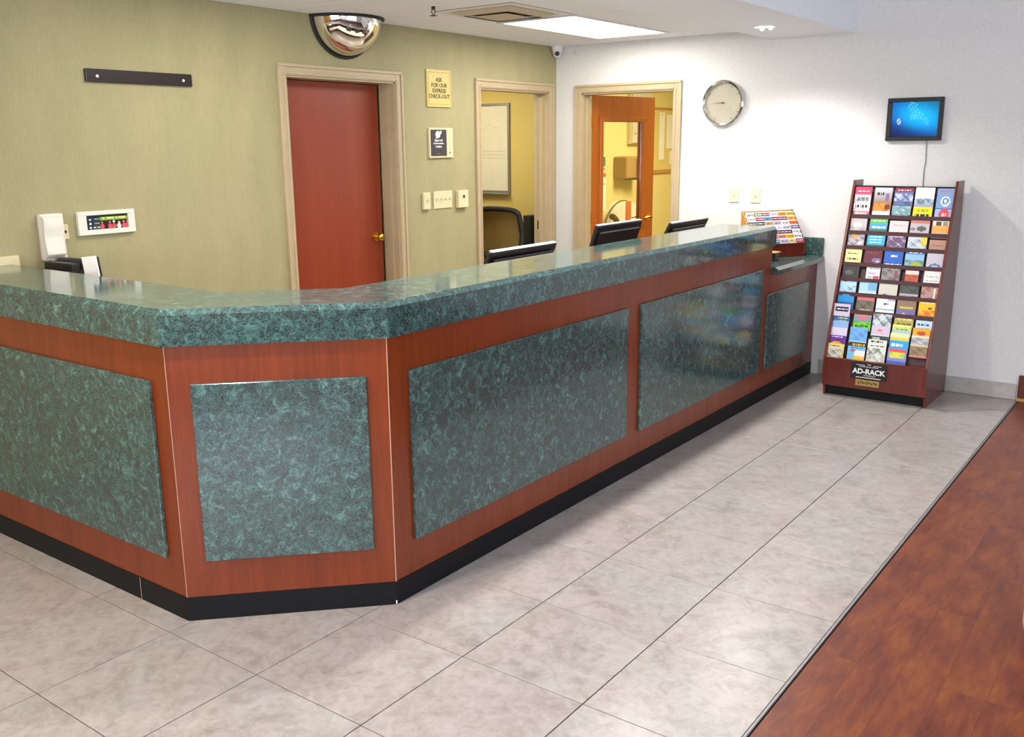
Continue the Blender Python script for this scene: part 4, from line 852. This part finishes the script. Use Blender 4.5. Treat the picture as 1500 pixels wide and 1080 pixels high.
part(T, 'body', bxb(.004, (0, .42, -.05, 0, 0, .62)), 'cream_plastic'); dr = part(T, 'door', bxb(.004, (.01, .41, -.066, -.05, .01, .61)), 'ivory_plastic'); part(dr, 'knob', bxb(.003, (.05, .065, -.08, -.066, .1, .115)), 'brass')
T = wthing('wall_poster', 6.04, 1.34, 'small green and red poster at the left of the door glass', 'poster')
me = printed(.16, .14, .002, 14, 12, painter('#d8d4c8', [('b', '#4c8a5c', .3, 1), ('n', '#284c34', .3, 1, .3), ('t', '#c84c3c', .15, .14, .1, .9)])); link('print_face', me, T, (0, -.003, 0))
T = wthing('paper_sheet', 6.04, .95, 'tall white printed sheet hanging at the left of the door glass', 'paper')
me = printed(.17, .37, .002, 14, 30, painter('#f4f3ee', [('b', '#d0604c', .90, 1), Tw('#8c8c8c', .8, .1, .9, .03), Tw('#8c8c8c', .72, .1, .9, .03), Tw('#8c8c8c', .64, .1, .7, .03)])); link('print_face', me, T, (0, -.003, 0))
# tote hanging over a chair, seen through the glass
T = thing('tote_bag', (-2.45, 5.74, .64), 'white rounded bag with an orange band, seen through the door glass', 'bag', rot=RW)
bm = bmesh.new(); NSB = 24
def halfdisc(bm, r, y0, y1, x0=0, z0=0, a0=0, a1=PI, n=24, sx=1.0):
    f = [bm.verts.new((x0, y0, z0))] + [bm.verts.new((x0+sx*r*math.cos(a0+(a1-a0)*i/n), y0, z0+r*math.sin(a0+(a1-a0)*i/n))) for i in range(n+1)]
    b = [bm.verts.new((v.co.x, y1, v.co.z)) for v in f]
    bm.faces.new(f); bm.faces.new(b[::-1])
    for i in range(len(f)): j = (i+1) % len(f); bm.faces.new((f[i], f[j], b[j], b[i]))
halfdisc(bm, .40, -.05, .05, .30, .02, sx=.95); part(T, 'body', bm, 'white_cloth')
bm = bb((.27, .37, -.056, .056, .03, .418)); part(T, 'orange_band', bm, 'orange_cloth')
bm = bmesh.new(); tube(bm, [(.30+.385*math.cos(a), 0, .02+.405*math.sin(a)) for a in [PI*i/30 for i in range(31)]], .008, 6); part(T, 'piping', bm, 'strap_brown')
T = thing('horn_ornament', (-2.36, 5.66, .64), 'curved brass ornament standing left of the white and orange bag', 'ornament', rot=RW)
bm = bmesh.new(); tube(bm, [(.0+.17*math.cos(a), -.01, .02+.28*math.sin(a)) for a in [PI*.5*i/16 for i in range(17)]], .028, 10); part(T, 'outer_curve', bm, 'strap_brown', True)
bm = bmesh.new(); tube(bm, [(.0+.10*math.cos(a), -.03, .02+.15*math.sin(a)) for a in [PI*.75*i/16 for i in range(17)]], .02, 10); part(T, 'inner_curve', bm, 'brass', True)
T = thing('back_room_table', (-2.40, 6.1, 0), 'wooden table under the bag in the back room', 'table')
part(T, 'tabletop', bxb(.004, (-.32, .14, -.6, .7, .60, .638)), 'light_wood')
for sx, sy in ((-.30, -.58), (.10, -.58), (-.30, .66), (.10, .66)): part(T, 'leg', bb((sx, sx+.03, sy, sy+.03, 0, .58)), 'light_wood')

# ------------------------------------------------------------------ things behind the left arm of the bar
T = thing('document_tray', (-2.03, .16, .74), 'dark letter tray behind the bar, below the white wall phone', 'tray', rot=math.radians(4))
for z in (.0, .12, .24): part(T, 'tray', bxb(.002, (-.09, .10, -.06, .08, z, z+.010)), 'dark_gray')
part(T, 'tray', bxb(.002, (-.09, .10, -.06, .08, .315, .330)), 'dark_gray')
for sx in (-.09, .09): part(T, 'side', bxb(.002, (sx, sx+.010, -.06, .08, .0, .316)), 'dark_gray')
for k, (nm_, yy, x0_, hh, mt_, lb_) in enumerate((('file_folder', .20, -2.08, .042, 'dark_gray', 'dark folder standing on the letter tray, rear one'), ('file_folder', .14, -2.08, .030, 'black_plastic', 'black folder lying on the letter tray, front one'))):
    T = thing(nm_, (x0_, yy, 1.0705), lb_, 'folder', rot=math.radians(6))
    part(T, 'cover', bxb(.002, (0, .20, -.04, .0, 0, hh)), mt_); part(T, 'paper_edge', bb((.01, .18, -.037, -.003, hh, hh+.003)), 'dark_gray' if k else 'black_plastic')
T = thing('adhesive_roll', (-2.10, .10, 1.0705), 'tiny pale roll at the left end of the dark letter tray', 'roll')
bm = bmesh.new(); cyl(bm, (0, .03, .011), .010, .02, 'Y', 14); part(T, 'roll', bm, 'paper_white', True); bm = bmesh.new(); cyl(bm, (0, .028, .011), .004, .024, 'Y', 10); part(T, 'core', bm, 'strap_brown', True)
T = thing('notice_card', (-1.57, .075, .742), 'white card standing upright behind the bar, right of the dark letter tray', 'card', rot=math.radians(28))
bm = bxb(.0015, (-.034, .034, -.003, .003, 0, .42)); bmesh.ops.rotate(bm, verts=bm.verts[:], cent=(0, 0, 0), matrix=Matrix.Rotation(math.radians(-6), 3, 'Y')); part(T, 'card', bm, 'paper_white')
bm = bxb(.0015, (-.027, .040, .004, .010, 0, .415)); bmesh.ops.rotate(bm, verts=bm.verts[:], cent=(0, 0, 0), matrix=Matrix.Rotation(math.radians(-6), 3, 'Y')); part(T, 'backing', bm, 'black_plastic')

# pale pink pouf at the right edge of the frame
T = thing('pouf', (2.14, 1.16, 0), 'pale pink upholstered pouf just entering at the right edge on the wood floor', 'pouf')
bm = bmesh.new(); pr6 = [(0, .001), (.20, .001), (.235, .02), (.25, .08), (.25, .18), (.235, .24), (.19, .27), (0, .28)]
NS = 40; rr = [[bm.verts.new((a*math.cos(2*PI*k/NS), a*math.sin(2*PI*k/NS), z)) for a, z in pr6[1:-1]] for k in range(NS)]
for k in range(NS):
    A, C_ = rr[k], rr[(k+1) % NS]
    for i in range(len(A)-1): bm.faces.new((A[i], A[i+1], C_[i+1], C_[i]))
bm.faces.new([r[0] for r in rr]); bm.faces.new([r[-1] for r in rr][::-1])
part(T, 'cushion', bm, 'pink_cloth', True)
bm = bmesh.new(); tube(bm, ring((0, 0, .245), .232, 'Z', 40), .006, 8, True); part(T, 'piping', bm, 'pink_cloth', True)
